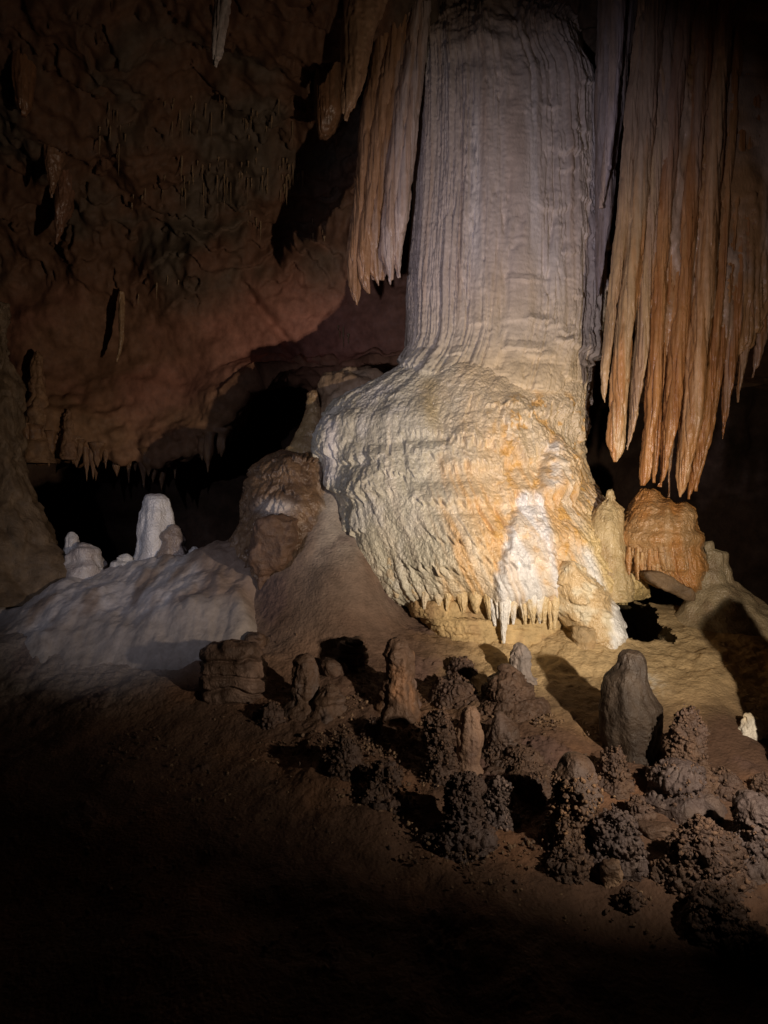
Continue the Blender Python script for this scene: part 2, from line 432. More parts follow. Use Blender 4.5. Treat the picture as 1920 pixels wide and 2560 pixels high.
def flutes(q, p, R, f, fz, depth, seed, width=0.10):
    n = perlin(ring(q, R * f, p[:, 2], fz) + seed + 0.05 * fbm(p * 7, 2)[:, None])
    mask = sstep(-0.25, 0.35, perlin(ring(q, R * f * 0.35, p[:, 2], fz * 0.8) + seed + 50))
    return -depth * (1 - sstep(0, width, np.abs(n))) * mask

def shaft_disp(q, p):
    z = p[:, 2]
    px, py = proj(p)
    h = 0.07 * perlin(ring(q, 2.3, z, 0.22) + 3) + 0.045 * fbm(ring(q, 5, z, 0.22) + 8, 2)
    h += 0.018 * fbm(ring(q, 17, z, 0.55) + 1, 2)
    mid_ = sstep(1060, 1180, px)
    h += flutes(q, p, 0.8, 14, 0.30, 0.055, 11, 0.10) * (0.3 + 0.7 * mid_)
    h += flutes(q, p, 0.8, 26, 0.7, 0.050, 23, 0.12) * (0.4 + 0.6 * mid_)
    h += flutes(q, p, 0.8, 42, 2.0, 0.026, 37, 0.13)
    h += sstep(1180, 1260, px) * sstep(150, 230, py) * lobes(q, p, 0.8, 34, 0.05, 0.20, 0.050, 5, 1.7, 4.2, 1.2, 3.2, 4.6, 0.5)
    h += sstep(1.9, 1.6, z) * lobes(q, p, 0.9, 40, 0.06, 0.30, 0.075, 15, 1.0, 2.0, 1.0)
    h += 0.006 * fbm(p * 26, 3) + 0.004 * fbm(p * 60, 2)
    h += 0.10 * np.exp(-((px - 1250) / 160) ** 2 - ((py - 100) / 70) ** 2) * (0.5 + fbm(p * 2.5, 2))
    h += 0.05 * sstep(150, 60, py) * fbm(p * 5, 3)
    return h

def shaft_col(v, q):
    n = len(v); px, py = proj(v)
    c = solid((0.47, 0.41, 0.37), n)
    st = fbm(ring(q, 9, v[:, 2], 0.4) + 5, 3)
    c = mixc(c, (0.40, 0.31, 0.25), sstep(0.0, 0.7, st) * 0.7)
    c = mixc(c, (0.60, 0.57, 0.55), sstep(0.1, 0.6, fbm(ring(q, 5, v[:, 2], 0.3) + 25, 2)) * 0.7)
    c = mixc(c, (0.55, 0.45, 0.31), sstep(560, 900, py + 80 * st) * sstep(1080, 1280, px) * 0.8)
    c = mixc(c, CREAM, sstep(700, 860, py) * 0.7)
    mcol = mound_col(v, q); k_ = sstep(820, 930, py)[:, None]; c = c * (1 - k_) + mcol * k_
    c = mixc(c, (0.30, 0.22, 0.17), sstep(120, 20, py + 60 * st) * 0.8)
    return c

def tiers(q, p, R, f, amp, seed, drip=0.35):
    z = p[:, 2]
    t = z * f + 1.3 * fbm(ring(q, R * 1.6, z, 1.2) + seed, 3)
    t = t + drip * perlin(ring(q, R * 13, z, 1.0) + seed + 5) + 0.5 * drip * perlin(ring(q, R * 27, z, 2.0) + seed + 9)
    fr = t - np.floor(t)
    vary = 0.55 + 0.7 * np.clip(fbm(ring(q, R * 2, z, 2) + seed + 77, 2) + 0.3, 0, 1)
    return amp * vary * (1 - fr) ** 0.75 * sstep(0.0, 0.13, fr)

def cascade_m(px, py, n=0):
    """outline of the white drip cascade low on the front"""
    t = np.clip((py - 1222) / 280.0, 0, 1)
    l = 1304 - 80 * t ** 0.9 + 14 * n; r = 1320 + 78 * t ** 0.8 + 18 * n
    return sstep(l - 9, l + 13, px) * sstep(r + 26, r - 14, px) * sstep(1215, 1240, py + 8 * n)

def mound_disp(q, p):
    z = p[:, 2]; px, py = proj(p)
    low = sstep(930, 1060, py)
    h = 0.08 * fbm(p * 1.25 + 4, 2) + 0.014 * fbm(ring(q, 8, z, 0.6) + 2, 2)
    h += low * lobes(q, p, 1.2, 70, 0.14, 0.40, 0.085, 2, -0.75, 1.3, 0.85, rag=0.8)
    low0 = low; low = low * (0.30 + 0.70 * sstep(-0.35, 0.30, fbm(p * 1.7 + 44, 2)))
    h += low * lobes(q, p, 1.2, 260, 0.04, 0.12, 0.022, 3, -0.85, 1.25, 2.0, rag=0.9)
    h += (0.4 + 0.6 * low) * lobes(q, p, 1.2, 3000, 0.012, 0.030, 0.011, 4, -0.9, 1.4, 4.0, rag=0.4)
    n_ = perlin(ring(q, 27, z, 2.6) + 31); h += low * 0.014 * n_
    hole = sstep(0.28, 0.62, perlin(ring(q, 30, z, 4.2) + 71)) * sstep(-0.05, 0.4, fbm(ring(q, 3.5, z, 4.0) + 13, 2))
    h -= low * 0.045 * hole
    lowest = sstep(1340, 1440, py)
    h += lowest * 0.020 * np.abs(perlin(ring(q, 26, z, 1.2) + 7))
    h += 0.007 * fbm(p * 22, 3) + 0.006 * fbm(p * 55, 2)
    c_ = cascade_m(px, py, perlin(p * 14))
    h += 0.055 * c_ * sstep(1215, 1330, py) + 0.02 * c_ * np.abs(perlin(ring(q, 22, z, 2.5) + 3))
    # the pillar with a pale head at the right shoulder, and the pale knob on the left edge
    def dome(cx, hw, top, bot, am, nj):
        w = hw * np.clip((py - top) / (2.2 * hw), 0, 1) ** 0.5 + 1e-3
        return am * np.sqrt(np.clip(1 - ((px - cx) / w) ** 2, 0, 1)) * np.clip((py - top) / (2.0 * hw), 0, 1) ** 0.5 * sstep(bot + nj, bot - 22 + nj, py)
    nj = 22 * perlin(ring(q, 28, 0 * z, 1))
    h += dome(1394, 52, 1084, 1250, 0.13, nj) + dome(826, 26, 1036, 1225, 0.05, nj) + dome(1165, 90, 1055, 1180, 0.06, nj) + dome(950, 95, 1120, 1250, 0.06, nj) + dome(1290, 75, 985, 1075, 0.07, nj) + dome(1050, 80, 985, 1090, 0.05, nj)
    return h

def mound_col(v, q):
    n = len(v); px, py = proj(v)
    n1 = fbm(v * np.array([4, 4, 2.2]) + 3, 4); n2 = fbm(ring(q, 16, v[:, 2], 1.2) + 9, 3); n3 = fbm(v * 9 + 30, 3)
    c = solid((0.51, 0.485, 0.385), n)
    c = mixc(c, (0.64, 0.50, 0.31), sstep(1010, 1230, px + 90 * n1) * 0.75)
    st = fbm(ring(q, 11, v[:, 2], 0.5) + 19, 3)
    om = sstep(1060, 1220, px + 60 * n2) * sstep(1040, 1230, py + 90 * n1) * (0.35 + 0.65 * sstep(-0.3, 0.4, n2 + 0.5 * st))
    c = mixc(c, (0.62, 0.38, 0.155), np.clip(om, 0, 0.78))
    c = mixc(c, (0.68, 0.62, 0.50), sstep(0.1, 0.5, st) * sstep(1000, 1080, py) * 0.55)
    om2 = sstep(1180, 1300, px + 60 * n2) * sstep(960, 1020, py) * sstep(0.25, 0.6, n3 + 0.4 * n1)
    c = mixc(c, (0.62, 0.36, 0.10), np.clip(om2, 0, 0.8))
    c = mixc(c, (0.66, 0.50, 0.22), sstep(1430, 1500, px + 30 * n1) * sstep(1230, 1330, py) * 0.8)
    c = mixc(c, (0.42, 0.33, 0.17), np.exp(-((px - 1075 + 14 * n1) / 30) ** 2) * sstep(930, 960, py) * sstep(1120, 1020, py) * 0.75)
    c = mixc(c, (0.70, 0.695, 0.69), cascade_m(px, py, perlin(v * 14)) * (1 - 0.7 * sstep(-0.05, 0.45, st)))
    c = mixc(c, (0.72, 0.69, 0.63), np.exp(-((px - 1385) / 22) ** 2) * sstep(1090, 1110, py) * sstep(1240, 1200, py) * sstep(-.5, .3, n3))
    c = mixc(c, (0.66, 0.64, 0.63), np.exp(-((px - 826) / 18) ** 2) * sstep(1045, 1060, py) * sstep(1225, 1190, py))
    c = mixc(c, WHITE, np.exp(-((px - 1478 - (py - 1420) * 0.35 + 9 * n2) / 16) ** 2) * sstep(1350, 1390, py) * sstep(1500, 1480, py))
    c = mixc(c, (0.70, 0.70, 0.72), np.exp(-((px - 1350 - (py - 1250) * 0.22 + 8 * n2) / 11) ** 2) * sstep(1215, 1250, py) * 0.9)
    c = mixc(c, (0.62, 0.61, 0.57), sstep(0.05, 0.5, n1) * sstep(1120, 960, px) * 0.6)
    return c

rows = [(-120, 1000, 1540), (-40, 1040, 1470), (35, 1054, 1420), (90, 1048, 1436), (150, 1044, 1474), (200, 1042, 1486), (350, 1040, 1489), (460, 1036, 1492),
        (690, 1020, 1497), (760, 1020, 1496), (830, 1018, 1486), (880, 1004, 1475), (960, 965, 1455), (1060, 900, 1445)]
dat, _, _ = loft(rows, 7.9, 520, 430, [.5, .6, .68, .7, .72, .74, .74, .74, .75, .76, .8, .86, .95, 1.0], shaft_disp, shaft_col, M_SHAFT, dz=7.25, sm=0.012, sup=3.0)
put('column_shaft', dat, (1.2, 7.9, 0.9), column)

mrows = [(870, 1030, 1480, 7.2), (900, 985, 1476, 7.1), (925, 925, 1470, 7.0), (985, 842, 1452, 6.82), (1040, 808, 1447, 6.66), (1120, 804, 1444, 6.55), (1215, 808, 1474, 6.45),
         (1285, 818, 1500, 6.38), (1354, 832, 1545, 6.33), (1435, 852, 1582, 6.30), (1478, 872, 1600, 6.34), (1500, 895, 1604, 6.46), (1512, 930, 1600, 6.7)]
dat, _, MOUND = loft([r[:3] for r in mrows], 7.5, 720, 330, [7.5 - r[3] for r in mrows], mound_disp, mound_col, M_FLOW, dz=[r[3] for r in mrows], sm=0.02, front=0.7)
def cut(dat, mask):
    """split a body's faces in two along a natural border; both keep their true place"""
    v, qd, tr, c, m = dat
    inside = mask[qd].mean(1) > 0.5
    def sub(qs, ts):
        used = np.unique(np.concatenate([qs.ravel(), ts.ravel()])); mp = np.zeros(len(v), int); mp[used] = np.arange(len(used))
        return v[used], mp[qs], mp[ts], c[used], m
    return sub(qd[~inside], tr), sub(qd[inside], np.zeros((0, 3), int))
_px, _py = proj(dat[0]); _ok = dat[0][:, 1] < 7.3
rest, casc = cut(dat, (cascade_m(_px, _py, perlin(dat[0] * 14)) > 0.5) & _ok)
_px, _py = proj(rest[0]); _ok = rest[0][:, 1] < 7.4
rest, pill = cut(rest, (np.abs(_px - 1396) < 48) & (_py > 1090) & (_py < 1252) & _ok)
put('drip_mound', rest, (1.0, 7.5, -0.6), column)
put('white_cascade', casc, casc[0].mean(0), column)
put('side_pillar', pill, pill[0].mean(0), column)

mp_, mn_ = MOUND; mpx, mpy = proj(mp_)
_mf = mn_[:, 1] < 0.2
def on_mound(px_, py_m):
    return mp_[np.argmin((mpx - px_) ** 2 + (mpy - py_m) ** 2 + np.where(_mf, 0, 1e9))]

def drip_disp(R, f, a, seed):
    def fn(q, p):
        return a * (fbm(ring(q, R * f, p[:, 2], 2.0) + seed, 2) * 1.2 + 0.5 * fbm(p * 28 + seed, 2)) + flutes(q, p, R, f * 1.6, 2.5, a * 1.2, seed + 4, 0.14) + tiers(q, p, R, 9, a * 1.4, seed + 13, 0.5)
    return fn
def mix_col(a, b, f, seed):
    def fn(v, q):
        n = fbm(v * f * np.array([1, 1, 0.4]) + seed, 3)
        return mixc(solid(a, len(v)), b, sstep(-0.25, 0.5, n))
    return fn

def on_front(rows, cy_row, emb, rd, **kw):
    return on_mound(*cy_row)[1] + rd - emb

def part_loft(name, rows, anchor, rd, emb, nth, nz, disp, col, mat, parent=column, sup=2.0, lean=0.0):
    dd = on_mound(*anchor)[1] + rd * (1 - emb)
    dat, base, pn = loft(rows, dd, nth, nz, rd, disp, col, mat, dz=dd - rd * 0.6, sup=sup, lean=lean)
    return put(name, dat, base, parent), pn

part_loft('caramel_lobe', [(1402, 1388, 1424), (1425, 1366, 1454), (1470, 1352, 1500), (1520, 1362, 1540), (1560, 1396, 1556), (1592, 1428, 1560), (1615, 1440, 1560)],
          (1420, 1470), 0.34, 0.35, 180, 120, lambda q, p: lobes(q, p, 0.5, 26, 0.05, 0.16, 0.05, 8, -1.2, -0.3, 1.1) + lobes(q, p, 0.5, 150, 0.02, 0.05, 0.020, 9, -1.2, -0.3, 1.6) + 0.004 * fbm(p * 30, 2),
          lambda v, q: mixc(mixc(solid((0.60, 0.44, 0.24), len(v)), (0.70, 0.62, 0.45), sstep(-0.2, 0.5, fbm(v * 6, 3))), WHITE, sstep(1520, 1540, proj(v)[0] + 8 * fbm(v * 14, 2)) * sstep(1490, 1520, proj(v)[1])), M_FLOW)

# fringe of stalactites under the mound: each a part
fr_ = np.random.default_rng(9)
fpx = []
for row in range(2):
    x = 985 + 8 * row
    while x < 1396:
        fpx.append((x, row)); x += fr_.uniform(17, 34) * (0.62 if x > 1205 else 1)
for x, row in fpx:
    long_ = (x > 1215) * 30 + (40 if fr_.uniform() < (0.3 if x > 1200 else 0.12) else 0)
    yb = np.interp(x, [960, 1010, 1060, 1350, 1400], [1462, 1490, 1498, 1504, 1485]) + fr_.uniform(8, 46) + long_ * (1 - 0.4 * row)
    w = fr_.uniform(20, 46) * (1.15 if row == 0 else 0.8) * (0.68 if x > 1205 else 1)
    y0 = np.interp(x, [960, 1010, 1060, 1350], [1430, 1458, 1466, 1470])
    a = on_mound(x, y0 - 10)
    dd = a[1] + (0.085 if row == 0 else 0.20) + fr_.uniform(0, 0.04)
    k2 = fr_.uniform(-8, 8)
    rows = [(y0 - 45, x - w * .5, x + w * .5), (y0, x - w * .55 + k2 * .1, x + w * .55 + k2 * .1), (y0 + (yb - y0) * .35, x - w * .46 + k2 * .4, x + w * .40 + k2 * .4), (y0 + (yb - y0) * .7, x - w * .26 + k2 * .8, x + w * .20 + k2 * .8), (y0 + (yb - y0) * .9, x - w * .12 + k2, x + w * .09 + k2), (yb, x - 1.2 + k2, x + 1.2 + k2)]
    cc = ((0.80, 0.79, 0.76) if 1230 < x < 1345 else ((0.66, 0.50, 0.27) if x > 1110 else (0.64, 0.55, 0.40)))
    dat, base, _ = loft(rows, dd, 30, 44, [w * K * 6.4 * v for v in (.5, .5, .42, .28, .14, .05)], drip_disp(0.05, 50, 0.005, x), mix_col(cc, (0.66, 0.52, 0.30), 9, x), M_FLOW, dz=6.32, sm=0.03)
    put('stalactite', dat, dat[0][-2], column)

# brown shoulder at the left foot
sh = thing('flowstone_shoulder', 'dark brown terraced flowstone shoulder left of the pale column foot', 'flowstone', (-0.85, 7.3, -0.3))
def shoulder_col(v, q):
    px, py = proj(v); n = fbm(v * 5 + 2, 3)
    c = mixc(solid((0.19, 0.118, 0.068), len(v)), (0.115, 0.07, 0.044), sstep(-0.1, 0.5, n))
    c = mixc(c, (0.58, 0.53, 0.50), sstep(1225, 1260, py + 25 * n) * sstep(690, 720, px + 30 * n) * 0.0 + np.exp(-((px - 690) / 40) ** 2 - ((py - 1268) / 18) ** 2) * 0.9)
    return mixc(c, (0.42, 0.37, 0.32), sstep(785, 830, px + 20 * n) * 0.8)
dat, base, _ = loft([(1130, 715, 800), (1150, 672, 822), (1190, 645, 838), (1240, 628, 850), (1300, 612, 870), (1360, 590, 900), (1420, 580, 920), (1560, 570, 940)], 7.45, 220, 150,
                    [.25, .45, .55, .62, .68, .72, .75, .8], lambda q, p: 0.07 * fbm(p * 2.2, 2) + tiers(q, p, 0.7, 6, 0.06, 3, 0.3) + flutes(q, p, .6, 12, 2, .018, 9, .12) + 0.010 * fbm(p * 20, 3), shoulder_col, M_FLOW, dz=7.2)
put('shoulder_body', dat, base, sh)
dat, base, _ = loft([(968, 778, 792), (978, 770, 800), (1010, 766, 806), (1060, 752, 822), (1130, 716, 840), (1180, 700, 850)], 7.7, 80, 90, [.05, .1, .14, .2, .3, .3], lambda q, p: 0.04 * fbm(p * 4, 2) + 0.01 * fbm(p * 20, 2), mix_col((0.30, 0.20, 0.11), (0.4, 0.28, 0.14), 4, 3), M_FLOW, dz=7.5)
put('upper_knob', dat, base, sh)
dat, base, _ = loft([(905, 850, 905), (930, 815, 960), (975, 800, 1000), (1040, 780, 1010), (1100, 760, 1010)], 7.95, 120, 80, [.2, .35, .4, .45, .5], lambda q, p: 0.10 * fbm(p * 3, 3) + 0.012 * fbm(p * 20, 2), mix_col((0.26, 0.18, 0.11), (0.36, 0.28, 0.19), 4, 6), M_SHAFT, dz=7.6)
put('upper_ledge', dat, base, sh)

# cream clay ledge under the fringe
ld = loft([(1500, 1035, 1300), (1512, 1020, 1340), (1535, 1022, 1372), (1548, 1030, 1385), (1552, 1050, 1398), (1585, 1075, 1402), (1620, 1085, 1410)], 6.85, 260, 80, [.2, .32, .36, .38, .44, .46, .48],
          lambda q, p: 0.030 * billow(p * 9, 2) + 0.02 * fbm(p * np.array([3, 3, 22]), 2) + 0.008 * fbm(p * 30, 2), mix_col((0.50, 0.37, 0.19), (0.34, 0.23, 0.12), 6, 4), M_CLAY, dz=6.45, sup=3.0)
tag(put('clay_ledge', ld[0], ld[1]), 'low cream clay ledge under the hanging drip fringe of the column', 'rock ledge')

# ---------------------------------------------------------------- pale flowstone bank on the left
xb = np.linspace(-6.2, -0.3, 330); yb_ = np.linspace(5.3, 9.0, 190)
XB, YB = np.meshgrid(xb, yb_)
zc = np.interp(XB, [-6.2, -3.77, -2.86, -1.95, -1.41, -0.9, -0.3], [-0.95, -0.72, -0.50, -0.40, -0.20, -0.20, -0.7])
u = (7.6 - YB) / 1.5
ZB = zc - np.where(u > 0, 0.70 * np.abs(u) ** 1.45, 0.9 * np.abs(u) ** 1.5)
P = np.stack([XB, YB, ZB], -1).reshape(-1, 3)
h = 0.10 * fbm(P * np.array([1.3, 1.0, 1]) + 2, 3) + 0.05 * (billow(P * np.array([3.2, 1.5, 1.5]) + 8, 2) - 0.3) + 0.016 * fbm(P * np.array([12, 6, 6]), 3) + 0.006 * fbm(P * 30, 2)
ph = P[:, 0] * 3.0 + 1.2 * fbm(P * 1.2, 2)
h += 0.035 * np.sin(ph * 2.0) * sstep(7.4, 6.4, P[:, 1])
P[:, 2] += h - 0.7 * sstep(-1.25, -0.55, P[:, 0] + 0.15 * perlin(P * 2.5)) - 0.12 * sstep(6.4, 5.9, P[:, 1])
px, py = proj(P); n = fbm(P * 1.6 + 4, 4); n2 = fbm(np.stack([P[:, 0] * 5, P[:, 1] * 1.2, P[:, 2]], -1), 3)
c = mixc(solid((0.46, 0.42, 0.40), len(P)), (0.25, 0.195, 0.16), sstep(-0.15, 0.4, n2 + 0.4 * n))
c = mixc(c, (0.60, 0.58, 0.57), sstep(0.1, 0.6, n) * 0.7)
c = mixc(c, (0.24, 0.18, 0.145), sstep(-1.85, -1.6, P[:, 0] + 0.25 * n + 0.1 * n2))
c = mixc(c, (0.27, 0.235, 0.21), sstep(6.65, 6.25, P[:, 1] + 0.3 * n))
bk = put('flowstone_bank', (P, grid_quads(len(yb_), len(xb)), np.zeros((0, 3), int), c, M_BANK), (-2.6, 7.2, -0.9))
tag(bk, 'broad greyish white flowstone bank sloping down below the white stalagmite', 'flowstone bank')

# ---------------------------------------------------------------- draperies
def fold_disp(seed, a=0.010, f=28):
    def fn(q, p):
        z = p[:, 2]
        return a * 1.6 * fbm(np.stack([p[:, 0] * f * .35, p[:, 1] * f * .35, z * 1.0], -1) + seed, 2) + a * fbm(np.stack([p[:, 0] * f, p[:, 1] * f, z * 2.2], -1) + seed, 2) \
            - a * 1.5 * (1 - sstep(0, .13, np.abs(perlin(np.stack([p[:, 0] * f * .8, p[:, 1] * f * .4, z * 1.4], -1) + seed + 3)))) + a * 0.45 * fbm(p * 34 + seed, 2)
    return fn

def fold(parent, rows, d, rd, c1, c2, seed, nth=64, nz=210, mat=M_CURT, name='fold', a=0.010, ratio=None):
    rdr = rd if ratio is None else ratio
    def cf(v, q):
        n = fbm(np.stack([v[:, 0] * 16, v[:, 1] * 16, v[:, 2] * 0.7], -1) + seed, 3)
        c = mixc(solid(c1, len(v)), c2, sstep(-0.3, 0.5, n))
        if parent.name == 'stone_curtain':                       # greyer calcite towards the roof on the column side
            px, py = proj(v); c = mixc(c, (0.36, 0.28, 0.24), sstep(620, 250, py + 120 * n) * sstep(1830, 1680, px + 60 * n) * 0.55)
        return c
    rd_rows = [rdr * min(1, 0.25 + 0.75 * (rows[-1][0] - r[0]) / 160.0) * (1.0 if (r[2] - r[1]) > 8 else .35) for r in rows]
    dat, base, _ = loft(rows, d, nth, nz, rd_rows, fold_disp(seed, a), cf, mat, sm=0.02)
    return put(name, dat, dat[0][-2], parent)

OR1 = (0.34, 0.145, 0.045); OR2 = (0.44, 0.22, 0.08); TAN1 = (0.46, 0.31, 0.16); TAN2 = (0.40, 0.26, 0.15)
cur = thing('stone_curtain', 'orange brown fluted stone curtain with long blade tips hanging right of the column', 'drapery', (2.4, 6.6, 4.2))
D = 6.6
CF = [
    ([(60, 1590, 1622), (231, 1570, 1598), (544, 1540, 1572), (700, 1524, 1550), (810, 1516, 1536), (930, 1504, 1524), (985, 1505, 1518), (1007, 1511, 1513)], 0.00, .10, TAN1, TAN2),
    ([(60, 1606, 1660), (350, 1585, 1632), (637, 1562, 1606), (824, 1539, 1582), (1011, 1524, 1567), (1105, 1518, 1562), (1130, 1526, 1556), (1155, 1535, 1541)], -.05, .13, TAN1, OR2),
    ([(60, 1650, 1695), (350, 1620, 1660), (712, 1595, 1629), (862, 1586, 1621), (974, 1578, 1603), (1067, 1570, 1586), (1125, 1566, 1571)], -.02, .12, TAN2, TAN1),
    ([(60, 1680, 1728), (350, 1655, 1696), (712, 1629, 1664), (862, 1623, 1654), (1011, 1617, 1644), (1160, 1602, 1630), (1195, 1599, 1625), (1214, 1602, 1612)], -.06, .13, OR2, OR1),
    ([(60, 1716, 1742), (350, 1690, 1716), (712, 1660, 1682), (862, 1648, 1666), (1048, 1638, 1652), (1183, 1630, 1640), (1207, 1631, 1636)], .0, .09, OR1, OR2),
    ([(60, 1735, 1786), (350, 1712, 1758), (712, 1686, 1726), (862, 1673, 1712), (1048, 1658, 1692), (1170, 1650, 1668), (1198, 1647, 1660), (1218, 1646, 1650)], -.07, .14, OR2, OR1),
    ([(700, 1708, 1722), (900, 1694, 1706), (1142, 1670, 1680), (1210, 1670, 1677), (1243, 1672, 1674)], .06, .05, OR1, BROWN),
    ([(60, 1780, 1832), (350, 1758, 1806), (712, 1732, 1782), (862, 1718, 1768), (1048, 1703, 1749), (1150, 1693, 1730), (1210, 1689, 1718), (1243, 1696, 1702)], -.09, .16, OR2, (0.56, 0.34, 0.17)),
    ([(60, 1826, 1860), (350, 1806, 1838), (700, 1786, 1812), (899, 1766, 1791), (1067, 1747, 1772), (1180, 1726, 1744), (1232, 1719, 1729), (1248, 1720, 1723)], -.05, .11, OR2, OR1),
    ([(60, 1852, 1884), (350, 1832, 1862), (700, 1806, 1832), (862, 1786, 1814), (1048, 1764, 1784), (1150, 1748, 1760), (1228, 1733, 1739)], -.02, .10, OR1, OR2),
    ([(60, 1870, 1926), (350, 1850, 1902), (640, 1830, 1880), (800, 1812, 1862), (917, 1806, 1838), (1030, 1802, 1818), (1098, 1804, 1808)], .0, .10, OR1, (0.36, 0.22, 0.13)),
    ([(60, 1915, 1978), (350, 1893, 1952), (640, 1862, 1925), (800, 1842, 1892), (900, 1846, 1866), (970, 1840, 1850), (1006, 1843, 1846)], .04, .10, (0.36, 0.22, 0.12), OR1),
    ([(60, 1965, 2040), (350, 1944, 2010), (640, 1905, 1975), (800, 1892, 1932), (900, 1881, 1898), (945, 1878, 1882)], .08, .10, (0.34, 0.21, 0.13), OR1),
    ([(60, 2030, 2110), (350, 2000, 2080), (700, 1960, 2020), (900, 1938, 1960), (1040, 1930, 1940)], .1, .1, (0.34, 0.21, 0.13), OR1),
]
for i, (rows, dd, rd, c1, c2) in enumerate(CF):
    if rows[0][0] == 60: rows = [(-220, rows[0][1] + 30, rows[0][2] + 34)] + rows
    fold(cur, rows, D + dd * 0.8, rd * 0.8, c1, c2, 3 + i * 7.1)
# the unbroken sheet behind the folds
dat, base, _ = loft([(-220, 1660, 2180), (60, 1620, 2140), (300, 1592, 2080), (500, 1570, 2040), (640, 1566, 1990), (760, 1580, 1930), (860, 1620, 1880), (900, 1660, 1840)], 6.61, 240, 170, [.12, .12, .12, .11, .10, .09, .08, .05],
                    fold_disp(91, 0.02, 20), mix_col((0.36, 0.19, 0.075), (0.42, 0.29, 0.19), 3, 5), M_CURT, sup=4.0)
put('backing_sheet', dat, dat[0][-2], cur)

mid = thing('narrow_drapery', 'narrow mauve stone drapery wedged between the column top and the orange curtain', 'drapery', (1.9, 7.0, 4.3))
fold(mid, [(-220, 1500, 1620), (40, 1494, 1590), (150, 1492, 1574), (290, 1490, 1556), (430, 1490, 1536), (560, 1492, 1526), (680, 1490, 1508), (740, 1492, 1497)], 7.2, .16, (0.40, 0.34, 0.32), (0.33, 0.25, 0.2), 5, 80, 180, M_SHAFT)
fold(mid, [(-220, 1540, 1580), (110, 1522, 1556), (220, 1519, 1550), (330, 1514, 1538), (430, 1506, 1524), (520, 1500, 1506)], 6.98, .08, (0.54, 0.46, 0.45), (0.46, 0.36, 0.3), 9, 50, 120, M_SHAFT)

lef = thing('fluted_drapery', 'fluted brown and mauve drapery ending in drip tips left of the column shaft', 'drapery', (-0.1, 7.3, 4.3))
MV1 = (0.48, 0.40, 0.37); MV2 = (0.40, 0.29, 0.23); BR1 = (0.30, 0.17, 0.09); BR2 = (0.38, 0.23, 0.14)
LF = [([(40, 948, 1000), (290, 902, 948), (540, 881, 918), (640, 868, 903), (715, 871, 900), (745, 882, 897), (763, 888, 892)], 0.0, .12, BR1, BR2),
      ([(40, 975, 1030), (290, 930, 975), (540, 902, 940), (640, 892, 926), (700, 900, 922), (735, 921, 926)], -.05, .12, BR2, BR1),
      ([(40, 1000, 1045), (290, 955, 1000), (540, 925, 960), (640, 912, 948), (690, 928, 950), (715, 945, 949)], -.02, .12, BR1, MV2),
      ([(60, 1022, 1062), (250, 985, 1030), (450, 962, 1004), (560, 952, 994), (640, 952, 986), (690, 972, 982), (712, 974, 977)], -.08, .13, MV2, MV1),
      ([(90, 1038, 1070), (250, 1012, 1052), (405, 992, 1036), (540, 978, 1021), (640, 972, 1006), (675, 990, 1002), (694, 997, 1000)], -.06, .14, MV1, MV2)]
for i, (rows, dd, rd, c1, c2) in enumerate(LF):
    rows = [(-220, rows[0][1] + 40, rows[0][2] + 40)] + rows
    fold(lef, rows, 7.35 + dd, rd, c1, c2, 41 + i * 5.3, 60, 170)
fold(lef, [(60, 985, 1072), (300, 950, 1045), (540, 905, 1010), (650, 905, 985), (700, 930, 960)], 7.36, .09, BR1, MV2, 77, 60, 120, name='backing_sheet')

def hanging(name, label, cat, rows, d, rd, c1, c2, seed, group=None, nth=44, nz=110, mat=M_CURT, a=0.010):
    rd_rows = [rd * max(0.06, (r[2] - r[1]) / max(rr[2] - rr[1] for rr in rows)) for r in rows]
    def cf(v, q):
        n = fbm(np.stack([v[:, 0] * 16, v[:, 1] * 16, v[:, 2] * 1.2], -1) + seed, 3)
        return mixc(solid(c1, len(v)), c2, sstep(-0.3, 0.5, n))
    dat, base, _ = loft(rows, d, nth, nz, rd_rows, fold_disp(seed, a), cf, mat)
    return tag(put(name, dat, dat[0][-2]), label, cat, group)

hanging('stalactite', 'long tapered brown stalactite hanging just left of the fluted drapery top', 'stalactite', [(-60, 862, 990), (68, 856, 941), (200, 855, 912), (260, 854, 892), (285, 856, 876), (302, 862, 868)], 6.9, .2, (0.32, 0.20, 0.12), (0.24, 0.14, 0.08), 3)
hanging('stalactite', 'broad blunt dark brown hanging rock left of the long brown stalactite', 'stalactite', [(-60, 770, 880), (60, 785, 868), (200, 786, 866), (290, 788, 856), (330, 794, 834), (345, 800, 815)], 7.7, .3, (0.20, 0.105, 0.055), (0.14, 0.08, 0.045), 6, nth=70)
hanging('stalactite', 'slender pale grey stalactite hanging alone at the top of the dark ceiling', 'stalactite', [(-60, 540, 582), (0, 540, 576), (80, 533, 562), (130, 531, 553), (152, 533, 545), (167, 537, 540)], 6.0, .1, (0.42, 0.38, 0.36), (0.34, 0.28, 0.25), 8)
hanging('stalactite', 'small triangular stalactite hanging from the dark left ceiling in two lobes', 'stalactite', [(355, 108, 165), (400, 112, 158), (445, 118, 142), (478, 124, 136), (495, 127, 130)], 8.3, .16, (0.22, 0.12, 0.07), (0.18, 0.1, 0.06), 11)
hanging('stalactite', 'broad faint orange stalactite hanging in the far upper left corner', 'stalactite', [(-60, 20, 95), (100, 30, 90), (200, 32, 85), (260, 40, 78), (290, 55, 66)], 7.6, .2, (0.22, 0.11, 0.055), (0.16, 0.08, 0.04), 13)
